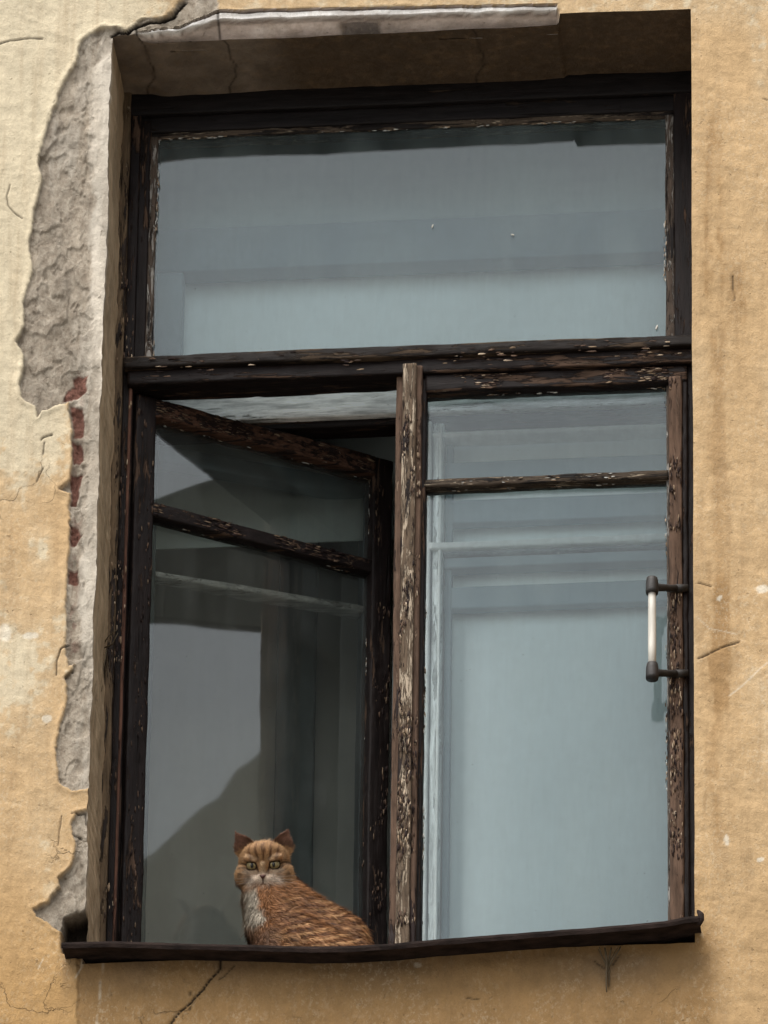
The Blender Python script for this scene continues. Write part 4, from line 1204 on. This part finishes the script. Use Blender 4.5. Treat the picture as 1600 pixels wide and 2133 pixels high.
    a = me2.attributes.new('fur', 'FLOAT_COLOR', 'POINT')
    a.data.foreach_set('color', np.concatenate([C, np.ones((nv, 1))], 1).astype(np.float32).ravel())
    s = N('ginger fur'); colr = s.attr('fur')[0]
    fine = s.ramp(s.noise(520, 3, .6), .3, .7, .75, 1.2)
    furm = s.done(s.bsdf(s.scale(colr, fine), .85, .12, s.bump(s.noise(600, 3, .6), .4, .001)))
    body = link('cat', me2, furm)
    tag(body, 'ginger tabby cat with white bib sitting on the sill before the open sash', 'cat')
    # hair cards
    me2.calc_loop_triangles()
    tri = np.zeros(len(me2.loop_triangles)*3, np.int32); me2.loop_triangles.foreach_get('vertices', tri); tri = tri.reshape(-1, 3)
    ar = np.linalg.norm(np.cross(co[tri[:, 1]]-co[tri[:, 0]], co[tri[:, 2]]-co[tri[:, 0]]), axis=1)
    tc = co[tri].mean(1)
    lt = (tc-np.array(HC)) @ A.T
    hw = headw2(lt)
    vis = (tc[:, 2] > zboard+.05)
    wgt = ar*(1+1.6*hw)*np.where(vis, 1, .25)
    NH = 120000
    idx = rng.choice(len(tri), NH, p=wgt/wgt.sum())
    b = rng.random((NH, 2)); f = b.sum(1) > 1; b[f] = 1-b[f]
    w3 = np.stack([1-b.sum(1), b[:, 0], b[:, 1]], 1)
    pos = (co[tri[idx]]*w3[..., None]).sum(1); nr = (no[tri[idx]]*w3[..., None]).sum(1); nr /= np.linalg.norm(nr, axis=1)[:, None]+1e-9
    cc = (C[tri[idx]]*w3[..., None]).sum(1)
    lp = (pos-np.array(HC)) @ A.T; H = headw2(lp)
    # flow: away from the nose on the head, towards rump and down on the body
    nose = np.array([0, -.055, -.022]); fh = (lp-nose); fh[:, 1] *= 1.0; fh /= np.linalg.norm(fh, axis=1)[:, None]+1e-9; fh = fh @ A
    fb = np.stack([np.full(NH, .75), np.full(NH, .25), np.full(NH, -.55)], 1)
    bibm = (pos[:, 0] < P(560, 1900, .2)[0])
    fb[bibm] = np.array([.10, -.1, -1.0])
    fl = fh*H[:, None]+fb*(1-H)[:, None]
    fl = fl+rng.normal(0, .22, (NH, 3)); fl = fl-nr*(fl*nr).sum(1)[:, None]; fl /= np.linalg.norm(fl, axis=1)[:, None]+1e-9
    # clumps on the body
    cl = fbm(pos[:, 0], pos[:, 1], pos[:, 2], 90, 2, 300)
    L = (.0064*H+.0120*(1-H))*(.6+.6*rng.random(NH)+.9*(rng.random(NH) > .95))*(1+.4*cl)
    faceclose = np.sqrt(((lp-np.array([0, -.045, -.01]))**2).sum(1)) < .028
    L[faceclose] *= .45
    earz = (lp[:, 2] > .045); L[earz] *= .6
    ok = np.ones(NH, bool)
    for e in eyec: ok &= np.sqrt(((lp-e)**2).sum(1)) > EYE_R+.0022
    ok &= ~((np.abs(lp[:, 0]) < .0055) & (lp[:, 1] < -.05) & (lp[:, 2] > -.028) & (lp[:, 2] < -.017))
    pos, nr, cc, fl, L, H = pos[ok], nr[ok], cc[ok], fl[ok], L[ok], H[ok]; n = len(pos)
    st_ = (rng.random(len(fl))**2*.55)[:, None]; d1 = fl*.84+nr*(.34+st_); d2 = fl*.95+nr*(.08+st_*.8)
    sd = np.cross(fl, nr); sd /= np.linalg.norm(sd, axis=1)[:, None]+1e-9
    wd = (.00055*(1-H)+.00036*H)[:, None]
    p0 = pos-nr*.0004; p1 = p0+d1*(L*.5)[:, None]; p2 = p1+d2*(L*.5)[:, None]
    V = np.stack([p0-sd*wd, p0+sd*wd, p1+sd*wd*.8, p1-sd*wd*.8, p2], 1).reshape(-1, 3)
    base = np.arange(n)[:, None]*5
    T3 = np.concatenate([base+np.array([0, 1, 2]), base+np.array([0, 2, 3]), base+np.array([3, 2, 4])], 0)
    shade = (1+rng.normal(0, .26, n)+.40*cl[ok])[:, None]
    hc = np.clip(cc*shade, .004, .95)
    tipc = np.clip(hc*1.12, 0, .95)
    CC = np.stack([hc*.9, hc*.9, hc, hc, tipc], 1).reshape(-1, 3)
    CC = np.concatenate([CC, np.ones((len(CC), 1))], 1)
    mh = np_mesh('fur', V, T3, {'fur': CC})
    s = N('ginger hair strands'); colr = s.attr('fur')[0]
    hm = s.done(s.bsdf(colr, .6, .25))
    fo = link('fur', mh, hm, body); fo['kind'] = 'stuff'
    # eyes
    se = N('yellow green iris')
    r1 = se.noise(900, 3, .6)
    em_ = se.done(se.bsdf(se.mix(se.ramp(r1, .3, .7), (.22, .17, .075), (.46, .38, .19)), .12, .7))
    pm_ = plain('black pupil', (.006, .006, .006), .08, .05, 50, .8)
    nm_ = plain('brown nose leather', (.105, .045, .035), .5, .2, 300, .4, .3)
    wm_ = plain('white whisker', (.35, .32, .28), .5, .05, 50)
    def ico(name, c, rx, ry, rz, mat, parent, sub=4):
        b2 = bmesh.new()
        bmesh.ops.create_icosphere(b2, subdivisions=sub, radius=1, matrix=Matrix.Translation(c) @ HR.to_4x4() @ Matrix.Diagonal((rx, ry, rz, 1)))
        m = bpy.data.meshes.new(name); b2.to_mesh(m); b2.free(); return link(name, m, mat, parent)
    for e in eyec:
        s = 1 if e[0] > 0 else -1
        c = hl(e[0], e[1]+.0005, e[2])
        eo = ico('eye', c, EYE_R*.96, EYE_R*.92, EYE_R*.86, em_, body)
        ico('pupil', hl(e[0]-.0008*s, e[1]-EYE_R*.80, e[2]-.0002), .0030, .0026, .0052, pm_, eo, 3)
    # nose leather: small inverted triangle
    b2 = bmesh.new()
    pts = [(-.0064, -.0545, -.0185), (0, -.0590, -.0178), (.0064, -.0545, -.0185), (.0042, -.0580, -.0228), (0, -.0595, -.0270), (-.0042, -.0580, -.0228), (0, -.0622, -.0212)]
    vv = [b2.verts.new(hl(*p)) for p in pts]
    bk = b2.verts.new(hl(0, -.048, -.022))
    ring = [0, 1, 2, 3, 4, 5]
    for i in range(6):
        b2.faces.new((vv[ring[i]], vv[ring[(i+1) % 6]], vv[6])); b2.faces.new((vv[ring[(i+1) % 6]], vv[ring[i]], bk))
    bmesh.ops.recalc_face_normals(b2, faces=b2.faces)
    m = bpy.data.meshes.new('nose'); b2.to_mesh(m); b2.free(); link('nose', m, nm_, body)
    r_ = random.Random(5)
    b2 = bmesh.new()
    for s in (-1, 1):
        for k in range(3):
            st = hl(s*.014, -.055, -.028-.002*(k % 3)); L = .045+r_.random()*.02
            dv = rgt*s*1.0+upv*(.25-.11*k)+fwd*(.15)
            pts = [st+dv*L*t-upv*(.012*t*t) for t in (0, .33, .66, 1)]
            mm = tube_mesh('w', pts, [.00022, .0002, .00015, .0001], 4); b2.from_mesh(mm); bpy.data.meshes.remove(mm)
    m = bpy.data.meshes.new('whiskers'); b2.to_mesh(m); b2.free(); link('whiskers', m, wm_, body)
cat()
